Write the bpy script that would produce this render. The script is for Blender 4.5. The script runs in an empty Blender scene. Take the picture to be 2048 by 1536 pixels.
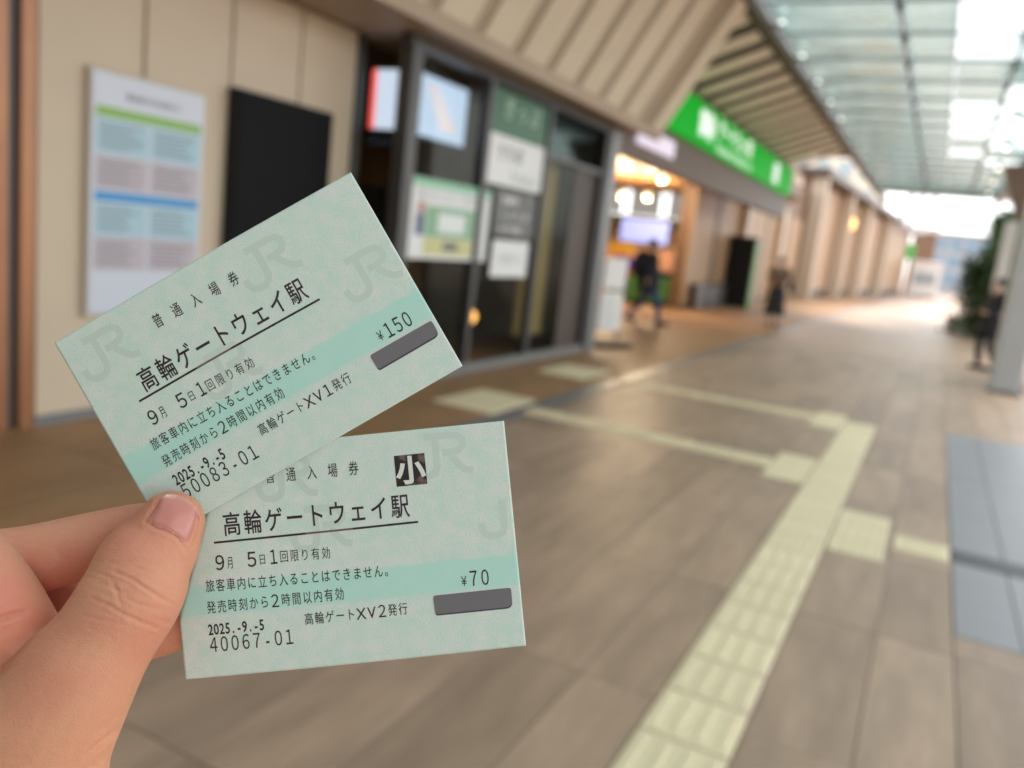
import bpy, bmesh, math, random
import numpy as np
from mathutils import Vector, Matrix
from mathutils.bvhtree import BVHTree
random.seed(4)
S = bpy.context.scene
COL = S.collection

# ------------------------------------------------------------------ camera, sky, sun, exposure
FPX, CX, CY, EYE = 1650.0, 1024.0, 768.0, 1.5
def _basis():
    v1 = np.array([1880. - CX, 566. - CY, FPX]); v1 /= np.linalg.norm(v1)
    r = math.radians(6.56)
    up = np.cross(np.array([math.cos(r), math.sin(r), 0.]), v1); up /= np.linalg.norm(up)
    if up[1] > 0: up = -up
    x = np.cross(v1, up); x /= np.linalg.norm(x)
    if x[0] < 0: x = -x
    return np.stack([x, v1, up])
R = _basis()
def cam3(px, py, d):
    """point seen at photo pixel (px, py) at a depth of d metres"""
    p = R @ (np.array([(px - CX) / FPX, (py - CY) / FPX, 1.0]) * d)
    return Vector((p[0], p[1], p[2] + EYE))
cam = bpy.data.cameras.new('camera'); camo = bpy.data.objects.new('camera', cam); COL.objects.link(camo)
m3 = np.stack([R @ np.array([1., 0, 0]), R @ np.array([0, -1., 0]), R @ np.array([0, 0, -1.])], axis=1)
camo.matrix_world = Matrix.Translation((0, 0, EYE)) @ Matrix(m3.tolist()).to_4x4()
cam.sensor_width = 36.0; cam.lens = FPX / 2048 * 36.0
cam.clip_start = 0.01; cam.clip_end = 5000
cam.dof.use_dof = True; cam.dof.focus_distance = 0.2045; cam.dof.aperture_fstop = 10.5
S.camera = camo

W = bpy.data.worlds.new('World'); S.world = W; W.use_nodes = True
nt = W.node_tree; nt.nodes.clear()
SUN_EL, SUN_AZ = math.radians(66), math.radians(-65)
sky = nt.nodes.new('ShaderNodeTexSky'); sky.sky_type = 'NISHITA'; sky.sun_disc = False
sky.sun_elevation = SUN_EL; sky.sun_rotation = SUN_AZ
hs = nt.nodes.new('ShaderNodeHueSaturation'); hs.inputs['Saturation'].default_value = 0.10   # cloud deck
bg = nt.nodes.new('ShaderNodeBackground'); bg.inputs['Strength'].default_value = 0.15
wo = nt.nodes.new('ShaderNodeOutputWorld')
nt.links.new(sky.outputs[0], hs.inputs['Color']); nt.links.new(hs.outputs[0], bg.inputs['Color']); nt.links.new(bg.outputs[0], wo.inputs[0])
sl = bpy.data.lights.new('sun', 'SUN'); sl.energy = 1.4; sl.angle = math.radians(30); sl.color = (1, 0.96, 0.9)
so = bpy.data.objects.new('sun', sl); COL.objects.link(so)
sd = Vector((math.sin(SUN_AZ) * math.cos(SUN_EL), math.cos(SUN_AZ) * math.cos(SUN_EL), math.sin(SUN_EL)))
so.rotation_euler = sd.to_track_quat('Z', 'Y').to_euler()
S.view_settings.view_transform = 'Standard'; S.view_settings.look = 'None'
S.view_settings.gamma = 1.0; S.view_settings.use_curve_mapping = False
S.view_settings.exposure = 2.0
S.render.engine = 'CYCLES'
S.cycles.use_denoising = True
S.cycles.max_bounces = 10; S.cycles.diffuse_bounces = 5; S.cycles.glossy_bounces = 3
S.cycles.transmission_bounces = 4; S.cycles.transparent_max_bounces = 12
S.cycles.sample_clamp_indirect = 6.0
S.cycles.caustics_reflective = False; S.cycles.caustics_refractive = False

# ------------------------------------------------------------------ materials
def lin(r, g, b):
    f = lambda c: (c / 255 / 12.92) if c / 255 <= 0.04045 else ((c / 255 + 0.055) / 1.055) ** 2.4
    return (f(r), f(g), f(b), 1)
def C(r, g, b): return (r, g, b, 1)
MATS = {}
def mat(name, col, rough=0.5, metal=0.0, emit=None, es=0.0, var=0.0, scale=6.0, stretch=(1, 1, 1), rnd=0.0, bump=0.0, spec=0.5, sss=0.0):
    """procedural surface: base colour with grain (noise), a random tone for each piece, fine relief"""
    if name in MATS: return MATS[name]
    m = bpy.data.materials.new(name); m.use_nodes = True; MATS[name] = m
    t = m.node_tree; b = t.nodes['Principled BSDF']; L = t.links.new
    b.inputs['Roughness'].default_value = rough; b.inputs['Metallic'].default_value = metal
    b.inputs['Specular IOR Level'].default_value = spec
    b.inputs['Base Color'].default_value = col
    tc = t.nodes.new('ShaderNodeTexCoord'); mp = t.nodes.new('ShaderNodeMapping'); mp.inputs['Scale'].default_value = stretch
    L(tc.outputs['Object'], mp.inputs['Vector'])
    val = None
    if var > 0 or bump > 0:
        n = t.nodes.new('ShaderNodeTexNoise'); n.inputs['Scale'].default_value = scale; n.inputs['Detail'].default_value = 5; n.inputs['Roughness'].default_value = 0.6
        L(mp.outputs[0], n.inputs['Vector'])
        if rnd > 0:
            oi = t.nodes.new('ShaderNodeObjectInfo'); va = t.nodes.new('ShaderNodeVectorMath'); va.operation = 'SCALE'; va.inputs[0].default_value = (31, 17, 23)
            L(oi.outputs['Random'], va.inputs['Scale']); vb = t.nodes.new('ShaderNodeVectorMath'); vb.operation = 'ADD'
            L(mp.outputs[0], vb.inputs[0]); L(va.outputs[0], vb.inputs[1]); L(vb.outputs[0], n.inputs['Vector'])
        mr = t.nodes.new('ShaderNodeMapRange'); mr.inputs['From Min'].default_value = 0.3; mr.inputs['From Max'].default_value = 0.7
        mr.inputs['To Min'].default_value = 1 - var; mr.inputs['To Max'].default_value = 1 + var
        L(n.outputs['Fac'], mr.inputs['Value']); val = mr.outputs[0]
        if bump > 0:
            bp = t.nodes.new('ShaderNodeBump'); bp.inputs['Strength'].default_value = bump; bp.inputs['Distance'].default_value = 0.01
            L(n.outputs['Fac'], bp.inputs['Height']); L(bp.outputs[0], b.inputs['Normal'])
        h = t.nodes.new('ShaderNodeHueSaturation'); h.inputs['Color'].default_value = col
        if rnd > 0:
            oi = t.nodes.new('ShaderNodeObjectInfo'); r2 = t.nodes.new('ShaderNodeMapRange')
            r2.inputs['To Min'].default_value = 1 - rnd; r2.inputs['To Max'].default_value = 1 + rnd
            L(oi.outputs['Random'], r2.inputs['Value']); mu = t.nodes.new('ShaderNodeMath'); mu.operation = 'MULTIPLY'
            L(val, mu.inputs[0]); L(r2.outputs[0], mu.inputs[1]); val = mu.outputs[0]
        L(val, h.inputs['Value']); L(h.outputs[0], b.inputs['Base Color'])
    if emit is not None:
        b.inputs['Emission Color'].default_value = emit; b.inputs['Emission Strength'].default_value = es
    if sss > 0:
        b.inputs['Subsurface Weight'].default_value = sss
    return m
def glass(name, tint, refl=0.12, rough=0.05, diffuse=0.0, dcol=(0.6, 0.65, 0.65, 1), mottle=0.0, fres=0.6):
    if name in MATS: return MATS[name]
    m = bpy.data.materials.new(name); m.use_nodes = True; MATS[name] = m
    t = m.node_tree; t.nodes.clear(); L = t.links.new
    o = t.nodes.new('ShaderNodeOutputMaterial'); tr = t.nodes.new('ShaderNodeBsdfTransparent'); tr.inputs[0].default_value = tint
    g = t.nodes.new('ShaderNodeBsdfGlossy'); g.inputs['Roughness'].default_value = rough; g.inputs['Color'].default_value = (0.9, 0.95, 0.95, 1)
    fr = t.nodes.new('ShaderNodeLayerWeight'); fr.inputs['Blend'].default_value = 0.25
    mm = t.nodes.new('ShaderNodeMath'); mm.operation = 'MULTIPLY_ADD'; mm.inputs[1].default_value = fres; mm.inputs[2].default_value = refl * 0.5
    L(fr.outputs['Fresnel'], mm.inputs[0])
    x = t.nodes.new('ShaderNodeMixShader'); last = tr.outputs[0]
    if diffuse > 0:
        d = t.nodes.new('ShaderNodeBsdfTranslucent'); d.inputs['Color'].default_value = dcol
        dm = t.nodes.new('ShaderNodeMixShader'); dm.inputs[0].default_value = diffuse
        if mottle > 0:  # noise mottle imitates bright blotches showing through the panes
            tc = t.nodes.new('ShaderNodeTexCoord'); n = t.nodes.new('ShaderNodeTexNoise'); n.inputs['Scale'].default_value = 0.9; n.inputs['Detail'].default_value = 4
            L(tc.outputs['Object'], n.inputs['Vector']); mr = t.nodes.new('ShaderNodeMapRange'); mr.inputs['From Min'].default_value = 0.35; mr.inputs['From Max'].default_value = 0.65
            mr.inputs['To Min'].default_value = max(0, diffuse - mottle); mr.inputs['To Max'].default_value = min(1, diffuse + mottle)
            L(n.outputs['Fac'], mr.inputs['Value']); L(mr.outputs[0], dm.inputs[0])
        L(tr.outputs[0], dm.inputs[1]); L(d.outputs[0], dm.inputs[2]); last = dm.outputs[0]
    L(mm.outputs[0], x.inputs[0]); L(last, x.inputs[1]); L(g.outputs[0], x.inputs[2]); L(x.outputs[0], o.inputs[0])
    return m

# ------------------------------------------------------------------ object helpers
def tag(o, label=None, cat=None, group=None, kind=None):
    for k, v in (('label', label), ('category', cat), ('group', group), ('kind', kind)):
        if v: o[k] = v
    return o
def thing(name, label, cat, loc=(0, 0, 0), rz=0.0, group=None):
    o = bpy.data.objects.new(name, None); COL.objects.link(o); o.empty_display_size = 0.1
    o.location = loc; o.rotation_euler = (0, 0, rz); return tag(o, label, cat, group)
def struct(name):
    o = bpy.data.objects.new(name, None); COL.objects.link(o); o.empty_display_size = 0.1
    return tag(o, kind='structure')
def link(name, me, m, parent=None, loc=(0, 0, 0), rot=(0, 0, 0)):
    o = bpy.data.objects.new(name, me); COL.objects.link(o); o.location = loc; o.rotation_euler = rot
    if m is not None and len(me.materials) == 0: me.materials.append(m)
    if parent is not None: o.parent = parent
    return o
class MB:
    def __init__(s): s.bm = bmesh.new()
    def box(s, x, y, z, M=None, bev=0.0):
        r = bmesh.ops.create_cube(s.bm, size=1)
        T = Matrix.Translation(((x[0] + x[1]) / 2, (y[0] + y[1]) / 2, (z[0] + z[1]) / 2)) @ Matrix.Diagonal((x[1] - x[0], y[1] - y[0], z[1] - z[0], 1))
        bmesh.ops.transform(s.bm, matrix=(M @ T) if M else T, verts=r['verts'])
        if bev > 0:
            es = list({e for v in r['verts'] for e in v.link_edges})
            bmesh.ops.bevel(s.bm, geom=es, offset=bev, segments=1, affect='EDGES')
        return s
    def bar(s, a, b, w, h=None, r=None, seg=10, r2=None, roll=None):
        a = Vector(a); b = Vector(b); d = b - a
        q = d.to_track_quat('Z', 'Y').to_matrix().to_4x4()
        T = Matrix.Translation((a + b) / 2) @ q
        if r is not None:
            k = bmesh.ops.create_cone(s.bm, cap_ends=True, segments=seg, radius1=r, radius2=r if r2 is None else r2, depth=d.length)
            bmesh.ops.transform(s.bm, matrix=T, verts=k['verts'])
        else:
            k = bmesh.ops.create_cube(s.bm, size=1)
            bmesh.ops.transform(s.bm, matrix=T @ Matrix.Diagonal((w, h or w, d.length, 1)), verts=k['verts'])
        return s
    def ball(s, c, r, sx=1, sy=1, sz=1, sub=2):
        k = bmesh.ops.create_icosphere(s.bm, subdivisions=sub, radius=r)
        bmesh.ops.transform(s.bm, matrix=Matrix.Translation(c) @ Matrix.Diagonal((sx, sy, sz, 1)), verts=k['verts']); return s
    def poly(s, pts, thick=0.0, n=None):
        vs = [s.bm.verts.new(p) for p in pts]; f = s.bm.faces.new(vs)
        if thick:
            k = bmesh.ops.extrude_face_region(s.bm, geom=[f]); f.normal_update()
            bmesh.ops.translate(s.bm, vec=(n or f.normal) * thick, verts=[v for v in k['geom'] if isinstance(v, bmesh.types.BMVert)])
            bmesh.ops.recalc_face_normals(s.bm, faces=s.bm.faces)
        return s
    def mesh(s, name, smooth=False):
        me = bpy.data.meshes.new(name); s.bm.to_mesh(me); s.bm.free()
        if smooth: me.polygons.foreach_set('use_smooth', [True] * len(me.polygons))
        return me
    def build(s, name, m, parent=None, loc=(0, 0, 0), rot=(0, 0, 0), smooth=False):
        return link(name, s.mesh(name, smooth), m, parent, loc, rot)
def box(name, x, y, z, m, parent=None, bev=0.0, base=(0, 0, 0)):
    b = base
    return MB().box((x[0] - b[0], x[1] - b[0]), (y[0] - b[1], y[1] - b[1]), (z[0] - b[2], z[1] - b[2]), bev=bev).build(name, m, parent)

# lettering: outlines of the bundled interface font, one flat mesh per printed line
GL = {}
def glyph(ch, off=0.0):
    k = (ch, off)
    if k not in GL:
        c = bpy.data.curves.new('lettering', 'FONT'); c.body = ch; c.resolution_u = 3; c.offset = off; c.fill_mode = 'FRONT'
        o = bpy.data.objects.new('lettering', c); COL.objects.link(o)
        dg = bpy.context.evaluated_depsgraph_get(); dg.update()
        me = o.evaluated_get(dg).to_mesh()
        v = [(p.co.x, p.co.y) for p in me.vertices]; f = [tuple(p.vertices) for p in me.polygons]
        o.evaluated_get(dg).to_mesh_clear(); bpy.data.objects.remove(o); bpy.data.curves.remove(c)
        GL[k] = (v, f)
    return GL[k]
def letters(items, fmap):
    """items: (char, x, y, sx, sy, off), x y = centre of the character cell; fmap: plane point -> 3D"""
    V, F = [], []
    for ch, x, y, sx, sy, off in items:
        if ch in ' \u3000': continue
        v, f = glyph(ch, off)
        xs = [p[0] for p in v]
        cx = 0.5 if ord(ch) > 0x2000 else (min(xs) + max(xs)) / 2
        n = len(V)
        V += [fmap(x + (p[0] - cx) * sx, y + (p[1] - 0.36) * sy) for p in v]
        F += [tuple(n + i for i in q) for q in f]
    me = bpy.data.meshes.new('lettering'); me.from_pydata(V, [], F); me.update(); return me
def print_on(items, fmap, m, parent):
    o = link('lettering', letters(items, fmap), m, parent); o['kind'] = 'stuff'; return o
def text_line(s, x0, y0, pitch, h, w=None, off=0.0):
    return [(c, x0 + i * pitch, y0, w or h, h, off) for i, c in enumerate(s)]

# ------------------------------------------------------------------ measuring helpers
def at_y(px, py, y):
    d = R @ np.array([px - CX, py - CY, FPX]); t = y / d[1]; return Vector((d[0] * t, y, EYE + d[2] * t))
def at_z(px, py, z):
    d = R @ np.array([px - CX, py - CY, FPX]); t = (z - EYE) / d[2]; return Vector((d[0] * t, d[1] * t, z))

# ------------------------------------------------------------------ ground, walkway, arcade floor
M_joint = mat('joint_grout', C(.13, .105, .09), .9)
M_paver = mat('brown_paver', C(.355, .243, .174), .46, var=.19, scale=2.0, stretch=(5, .9, 4), rnd=.15, bump=.1)
M_arc = mat('arcade_paver', C(.34, .19, .09), .55, var=.16, scale=3, stretch=(5, .9, 4), rnd=.08, bump=.06)
M_tact = mat('tactile_tile', C(.78, .675, .455), .55, var=.05, scale=30, rnd=.04)
M_slab = mat('grey_plate', C(.25, .252, .275), .42, var=.05, scale=4)
M_dark = mat('dark_strip', C(.06, .065, .075), .5)
M_steel = mat('channel_steel', C(.27, .26, .26), .4, .5)
def ground_mat():
    m = mat('paved_ground', C(.275, .21, .165), .5, var=.12, scale=.6)
    return m
box('ground', (-900, 900), (-300, 1800), (-.6, -.03), ground_mat()); bpy.data.objects['ground']['kind'] = 'structure'
walk = struct('walkway')
# far walkway: the pieces are too small to tell apart there, courses as a brick pattern
def far_walk_mat():
    m = bpy.data.materials.new('far_pavers'); m.use_nodes = True; t = m.node_tree; b = t.nodes['Principled BSDF']
    tc = t.nodes.new('ShaderNodeTexCoord'); mp = t.nodes.new('ShaderNodeMapping'); mp.inputs['Rotation'].default_value = (0, 0, math.pi / 2)
    br = t.nodes.new('ShaderNodeTexBrick'); br.inputs['Scale'].default_value = 1; br.inputs['Brick Width'].default_value = 1.12; br.inputs['Row Height'].default_value = .32
    br.inputs['Mortar Size'].default_value = .006; br.inputs['Color1'].default_value = C(.42, .287, .204); br.inputs['Color2'].default_value = C(.37, .252, .18)
    br.inputs['Mortar'].default_value = C(.17, .14, .12); br.offset = 0
    n = t.nodes.new('ShaderNodeTexNoise'); n.inputs['Scale'].default_value = .5; n.inputs['Detail'].default_value = 4
    h = t.nodes.new('ShaderNodeHueSaturation'); mr = t.nodes.new('ShaderNodeMapRange'); mr.inputs['To Min'].default_value = .8; mr.inputs['To Max'].default_value = 1.2
    L = t.links.new; L(tc.outputs['Object'], mp.inputs[0]); L(mp.outputs[0], br.inputs['Vector']); L(tc.outputs['Object'], n.inputs['Vector'])
    L(n.outputs['Fac'], mr.inputs['Value']); L(mr.outputs[0], h.inputs['Value']); L(br.outputs['Color'], h.inputs['Color']); L(h.outputs[0], b.inputs['Base Color'])
    b.inputs['Roughness'].default_value = .45; b.inputs['Specular IOR Level'].default_value = .3; return m
box('bed', (-2.92, 6), (-8, 15.92), (-.029, -.012), M_joint, walk)
box('far_paving', (-2.92, 9), (15.92, 140), (-.029, -.001), far_walk_mat(), walk)
box('near_paving', (-2.92, 9), (-8, .36), (-.0115, -.001), bpy.data.materials['far_pavers'], walk)
box('side_paving', (2.43, 9), (.36, 15.9), (-.0115, -.001), bpy.data.materials['far_pavers'], walk)
xs = [-2.9, -2.58, -2.26, -1.93, -1.58, -1.23, -.88, -.6, -.3, .03, .33, .63, .93, 1.23, 1.53, 1.83, 2.13, 2.43]
meshes = {}
for i in range(len(xs) - 1):
    w = round(xs[i + 1] - xs[i], 3)
    if w not in meshes: meshes[w] = MB().box((-w / 2 + .002, w / 2 - .002), (-.558, .558), (-.01, 0), bev=.0015).mesh('paver')
    for k in range(14):
        y = .36 + .56 + 1.12 * k; x = (xs[i] + xs[i + 1]) / 2
        if .33 < x < 1.83 and 3.9 < y < 9.3: continue
        link('paver', meshes[w], M_paver, walk, (x, y, random.uniform(-.0012, .0012)))
for i in range(len(xs) - 1):       # cut pieces in front of the grey plates
    x0, x1 = xs[i], xs[i + 1]
    if .3 < x0 < 1.8: box('paver', (x0 + .002, x1 - .002), (3.722, 3.951), (-.01, 0), M_paver, walk, .0015)
# drain channel along the arcade edge
dr = struct('drain_channel')
box('channel_base', (-3.12, -2.92), (-8, 60), (-.029, -.012), M_dark, dr)
sm_ = MB().box((-.092, .092), (-.49, .49), (-.01, 0), bev=.004).mesh('channel_cover')
for k in range(46): link('channel_cover', sm_, M_steel, dr, (-3.02, -2.5 + k * 1.0, .001))
arc = struct('arcade_floor')
box('arcade_bed', (-16, -3.12), (-8, 60), (-.029, -.011), M_joint, arc)
box('arcade_deep_paving', (-16, -6.34), (-8, 60), (-.0105, -.001), M_arc, arc)
box('arcade_far_paving', (-6.33, -3.13), (22.2, 60), (-.0105, -.001), M_arc, arc)
am = MB().box((-.2, .2), (-.597, .597), (-.01, 0), bev=.003).mesh('paver')
for i in range(8):
    for k in range(20): link('paver', am, M_arc, arc, (-3.34 - i * .403, -1.2 + k * 1.2, random.uniform(-.001, .001)))
# tactile paving: yellowish tiles with bars (straight on) or dots (junctions)
tac = struct('tactile_paving')
def tile_mesh(kind):
    b = MB().box((-.1445, .1445), (-.1445, .1445), (-.02, .005), bev=.003)
    if kind == 'bars_y':
        for i in range(4): b.box((-.1255 + i * .075, -.0995 + i * .075), (-.112, .112), (.004, .009), bev=.002)
    elif kind == 'bars_x':
        for i in range(4): b.box((-.112, .112), (-.1255 + i * .075, -.0995 + i * .075), (.004, .009), bev=.002)
    else:
        for i in range(5):
            for j in range(5): b.bar((-.12 + i * .06, -.12 + j * .06, .004), (-.12 + i * .06, -.12 + j * .06, .0095), 0, r=.0155, r2=.0115, seg=8)
    return b.mesh('tactile_tile')
TM = {k: tile_mesh(k) for k in ('bars_y', 'bars_x', 'dots')}
def tt(k, x, y): link('tactile_tile', TM[k], M_tact, tac, (x, y, 0))
for k in range(30):
    y = .15 + .3 * k + .0
    tt('dots' if (4.6 < y < 5.7 or 5.95 < y < 6.95 or y > 8.4) else 'bars_y', -.45, y)
for k in range(3):
    tt('dots', -.15, 4.85 + .3 * k); tt('dots', -.75, 6.15 + .3 * k); tt('dots', -.75, 8.55 + .3 * k if k < 2 else 9.15)
tt('bars_x', .18, 5.15)
for k in range(7):
    tt('bars_x', -1.05 - .3 * k, 6.45); tt('bars_x', -1.05 - .3 * k, 8.9)
for i in range(2):
    for j in range(3):
        tt('dots', -3.28 - .3 * i, 6.15 + .3 * j); tt('dots', -3.45 - .3 * i, 8.6 + .3 * j)
# grey plates beside the tactile line
pl = struct('grey_plates')
for (x0, x1) in ((.335, .598), (.604, 1.8)):
    for (y0, y1) in ((3.955, 5.045), (5.275, 7.3), (7.306, 9.5)):
        box('plate', (x0, x1), (y0, y1), (-.011, .002), M_slab, pl, .002)
box('dark_guide_strip', (.335, 2.4), (5.05, 5.27), (-.011, .006), M_dark, pl, .002)

# ------------------------------------------------------------------ station building on the left
M_cream = mat('cream_panel', C(.58, .48, .355), .45, var=.03, scale=2)
M_slat = mat('cream_slat', C(.68, .60, .47), .5, var=.04, scale=2, rnd=.03)
M_back = mat('panel_backing', C(.24, .17, .115), .7)
M_soff = mat('brown_soffit', C(.40, .30, .215), .55, var=.05, scale=1.5)
M_wood = mat('dark_wood', C(.20, .115, .07), .5, var=.12, scale=2, stretch=(1, 1, 6))
M_beam = mat('brown_steel', C(.085, .062, .052), .45, .2)
M_gry = mat('grey_metal', C(.23, .235, .235), .4, .5)
M_mul = mat('dark_mullion', C(.075, .072, .07), .4, .3)
M_base = mat('grey_plinth', C(.17, .18, .19), .5)
M_roof = mat('roof_sheet', C(.16, .14, .13), .7)
M_htan = mat('hall_tan_panel', C(.44, .28, .155), .5, var=.05, scale=1.2, rnd=.14)
M_tan = mat('tan_panel', C(.43, .285, .175), .5, var=.05, scale=1.2, rnd=.05)
M_white = mat('white_paint', C(.78, .77, .75), .4)
M_bronze = mat('bronze_cladding', C(.34, .155, .075), .32, .35, var=.2, scale=1.5, stretch=(1, 1, .5))
bld = thing('station_building', 'low station building with cream wall panels, a glass shopfront and slatted eaves beside the walkway', 'building')
box('rear_wall', (-4.98, -4.845), (-24, 6.0), (0, 3.05), M_back, bld)
wy = [3.13, 3.85, 4.585, 5.30, 6.0]
for a, b in zip(wy[:-1], wy[1:]): box('wall_panel', (-4.835, -4.8), (a + .011, b - .011), (.06, 3.045), M_cream, bld, .004)
box('plinth', (-4.83, -4.786), (3.13, 6.0), (0, .058), M_base, bld)
box('soffit', (-5.0, -4.04), (-24, 11.3), (3.06, 3.12), M_soff, bld)
box('soffit_trim', (-4.035, -3.96), (-24, 11.95), (3.055, 3.2), M_soff, bld)
# slatted fascia rising outward to the eave beam
P0, P1 = Vector((-4.0, 0, 3.2)), Vector((-3.02, 0, 4.95)); dv = (P1 - P0).normalized(); nv = Vector((dv.z, 0, -dv.x))
ang = math.atan2(dv.z, dv.x)
Mf = Matrix.Translation(P0) @ Matrix.Rotation(-ang, 4, 'Y')
Lf = (P1 - P0).length
slat_me = MB().box((0, Lf), (-.265, .265), (-.022, 0), bev=.003).mesh('fascia_slat')
for k in range(-11, 8):
    y = 5.844 + .74 * k - .37
    o = link('fascia_slat', slat_me, M_slat, bld); o.location = P0 + Vector((0, y, 0)); o.rotation_euler = (0, -ang, 0)
o = MB().box((0, Lf), (-2.5, 11.45), (.004, .04)).build('fascia_backing', mat('fascia_backing', C(.42, .34, .25), .6), bld); o.location = P0; o.rotation_euler = (0, -ang, 0)
o = MB().box((0, Lf), (11.455, 11.95), (-.06, .12), bev=.004).build('fascia_end', M_slat, bld); o.location = P0; o.rotation_euler = (0, -ang, 0)
box('eave_beam', (-3.1, -2.9), (-24, 44), (4.88, 5.16), M_beam, bld, .01)
box('roof', (-16, -3.105), (-24, 27.8), (5.2, 5.4), M_roof, bld)
# raised entrance soffit with cross slats
E0, E1 = Vector((-4.62, 0, 4.36)), Vector((-3.12, 0, 4.93)); de = (E1 - E0); ae = math.atan2(de.z, de.x)
M_lslat = mat('pale_soffit_slat', C(.88, .85, .78), .5, var=.04, scale=2, rnd=.05)  # cream slat copy, lightened to make up for weak light here
es_me = MB().box((0, de.length), (-.26, .26), (0, .02), bev=.004).mesh('soffit_slat')
for k in range(15):
    o = link('soffit_slat', es_me, M_lslat, bld); o.location = E0 + Vector((0, 12.6 + .98 * k, 0)); o.rotation_euler = (0, -ae, 0)
o = MB().box((-.3, de.length), (11.9, 27.5), (.3, .33)).build('soffit_backing', M_beam, bld); o.location = E0; o.rotation_euler = (0, -ae, 0)
box('soffit_closer', (-5.2, -3.12), (27.55, 27.75), (4.93, 5.18), M_beam, bld)
# header over the entrance
box('entrance_header', (-4.72, -4.5), (11.3, 26.2), (2.86, 4.4), mat('header_brown', C(.12, .073, .047), .5), bld)
# glass shopfront
gf = thing('glass_shopfront', 'glazed shopfront with dark mullions and a glass door under the brown soffit', 'shopfront')
M_gl = glass('shop_glass', (.80, .80, .76, 1), .008, .04, fres=.035)
M_glg = glass('transom_glass', (.30, .42, .38, 1), .06, .05, fres=.12)
box('sill', (-4.36, -4.26), (6.02, 11.0), (0, .1), M_gry, gf)
box('head_frame', (-4.37, -4.25), (6.02, 11.05), (2.97, 3.055), M_mul, gf)
box('mullion', (-4.38, -4.24), (6.03, 6.19), (.1, 2.97), M_mul, gf)
for y in (7.47, 8.9): box('mullion', (-4.36, -4.26), (y - .045, y + .045), (.1, 2.97), M_mul, gf)
box('mullion', (-4.40, -4.24), (10.62, 10.72), (.1, 2.97), M_mul, gf)
box('end_post', (-4.46, -4.22), (10.76, 11.04), (0, 3.05), M_gry, gf)
for (a, b) in ((6.19, 7.42), (7.52, 8.85)): box('pane', (-4.315, -4.303), (a, b), (.1, 2.97), M_gl, gf)
box('transom', (-4.36, -4.26), (8.95, 10.62), (2.4, 2.46), M_mul, gf)
box('transom_pane', (-4.315, -4.303), (8.95, 10.62), (2.46, 2.97), M_glg, gf)
box('door_pane', (-4.33, -4.318), (8.95, 9.85), (.1, 2.4), M_gl, gf)
box('door_leaf', (-4.37, -4.32), (9.88, 10.62), (.02, 2.4), mat('dark_door', C(.055, .036, .026), .5), gf, .004)
box('return_pane', (-4.8, -4.38), (6.08, 6.092), (.1, 3.05), M_gl, gf)
box('return_post', (-4.84, -4.79), (6.01, 6.1), (0, 3.05), M_mul, gf)
# shop interior
inn = thing('shop_interior', 'dim shop room behind the glass with dark brown walls and a pale curtain', 'room')
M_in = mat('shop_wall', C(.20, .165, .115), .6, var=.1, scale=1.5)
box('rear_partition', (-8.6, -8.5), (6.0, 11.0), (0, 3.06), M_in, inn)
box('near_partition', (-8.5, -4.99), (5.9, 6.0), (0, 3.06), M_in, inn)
box('lit_look_panel', (-7.6, -5.0), (8.6, 8.68), (1.9, 3.06), mat('orange_wood', C(.45, .19, .05), .5, var=.15, scale=2), inn)  # added orange panel, its colour imitates a warm-lit wall
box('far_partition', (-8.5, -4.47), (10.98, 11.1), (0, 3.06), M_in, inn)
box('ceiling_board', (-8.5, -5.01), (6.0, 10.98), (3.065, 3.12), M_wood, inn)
M_cur = mat('yellow_curtain', C(.55, .44, .18), .8, var=.15, scale=8, stretch=(1, 4, .1))
b_ = MB()
for k in range(9): b_.bar((-4.62 + .02 * (k % 2), 9.3 + .075 * k, .25), (-4.62 + .02 * (k % 2), 9.3 + .075 * k, 2.5), 0, r=.055, seg=8)
b_.build('curtain', M_cur, inn)
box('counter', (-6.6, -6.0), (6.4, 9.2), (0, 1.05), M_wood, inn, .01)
# station hall behind the entrance
hall = thing('station_hall', 'bright station hall seen through the wide entrance under a warm timber ceiling', 'hall')
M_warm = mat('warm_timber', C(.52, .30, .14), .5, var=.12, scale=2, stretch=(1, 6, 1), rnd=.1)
cb = MB().box((-4.4, 4.4), (-.38, .38), (0, .05), bev=.004).mesh('ceiling_board')
for k in range(22): link('ceiling_board', cb, M_warm, hall, (-9.2, 11.9 + .86 * k, 3.62))
box('ceiling_backing', (-13.7, -4.75), (11.3, 30.6), (3.75, 3.8), M_back, hall)
box('side_wall', (-14, -13.8), (11, 31), (0, 4), M_tan, hall)
wp = MB().box((-.03, .03), (-.585, .585), (.12, 3.6), bev=.004).mesh('wall_panel')
for k in range(16): link('wall_panel', wp, M_htan, hall, (-6.25, 23.1 + 1.2 * k, 0))
box('wall_core', (-6.6, -6.29), (22.5, 42), (0, 5.1), M_wood, hall)
box('wall_plinth', (-6.285, -6.2), (22.5, 42), (0, .115), M_mul, hall)
for y_ in (25.3, 33.0, 38.0): box('dark_recess', (-6.21, -6.195), (y_ - .22, y_ + .22), (.12, 3.6), M_wood, hall)  # flat dark strip on the wall, its colour imitates a shaded recess
for y_ in (28.6, 35.4): box('pale_pilaster', (-6.21, -5.98), (y_ - .32, y_ + .32), (0, 3.7), mat('pilaster', C(.62, .47, .31), .4), hall, .02)
for y_ in (23.6, 24.9, 26.1): box('low_barrier', (-6.15, -5.95), (y_ - .5, y_ + .5), (0, .7), M_mul, hall, .02)
box('counter_wall', (-13.8, -6.62), (27.0, 27.2), (0, 1.5), mat('brown_red_panel', C(.32, .17, .11), .5, var=.1, scale=1), hall)
box('back_wall', (-13.8, -6.62), (30.35, 30.5), (0, 2.7), M_tan, hall)
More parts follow.
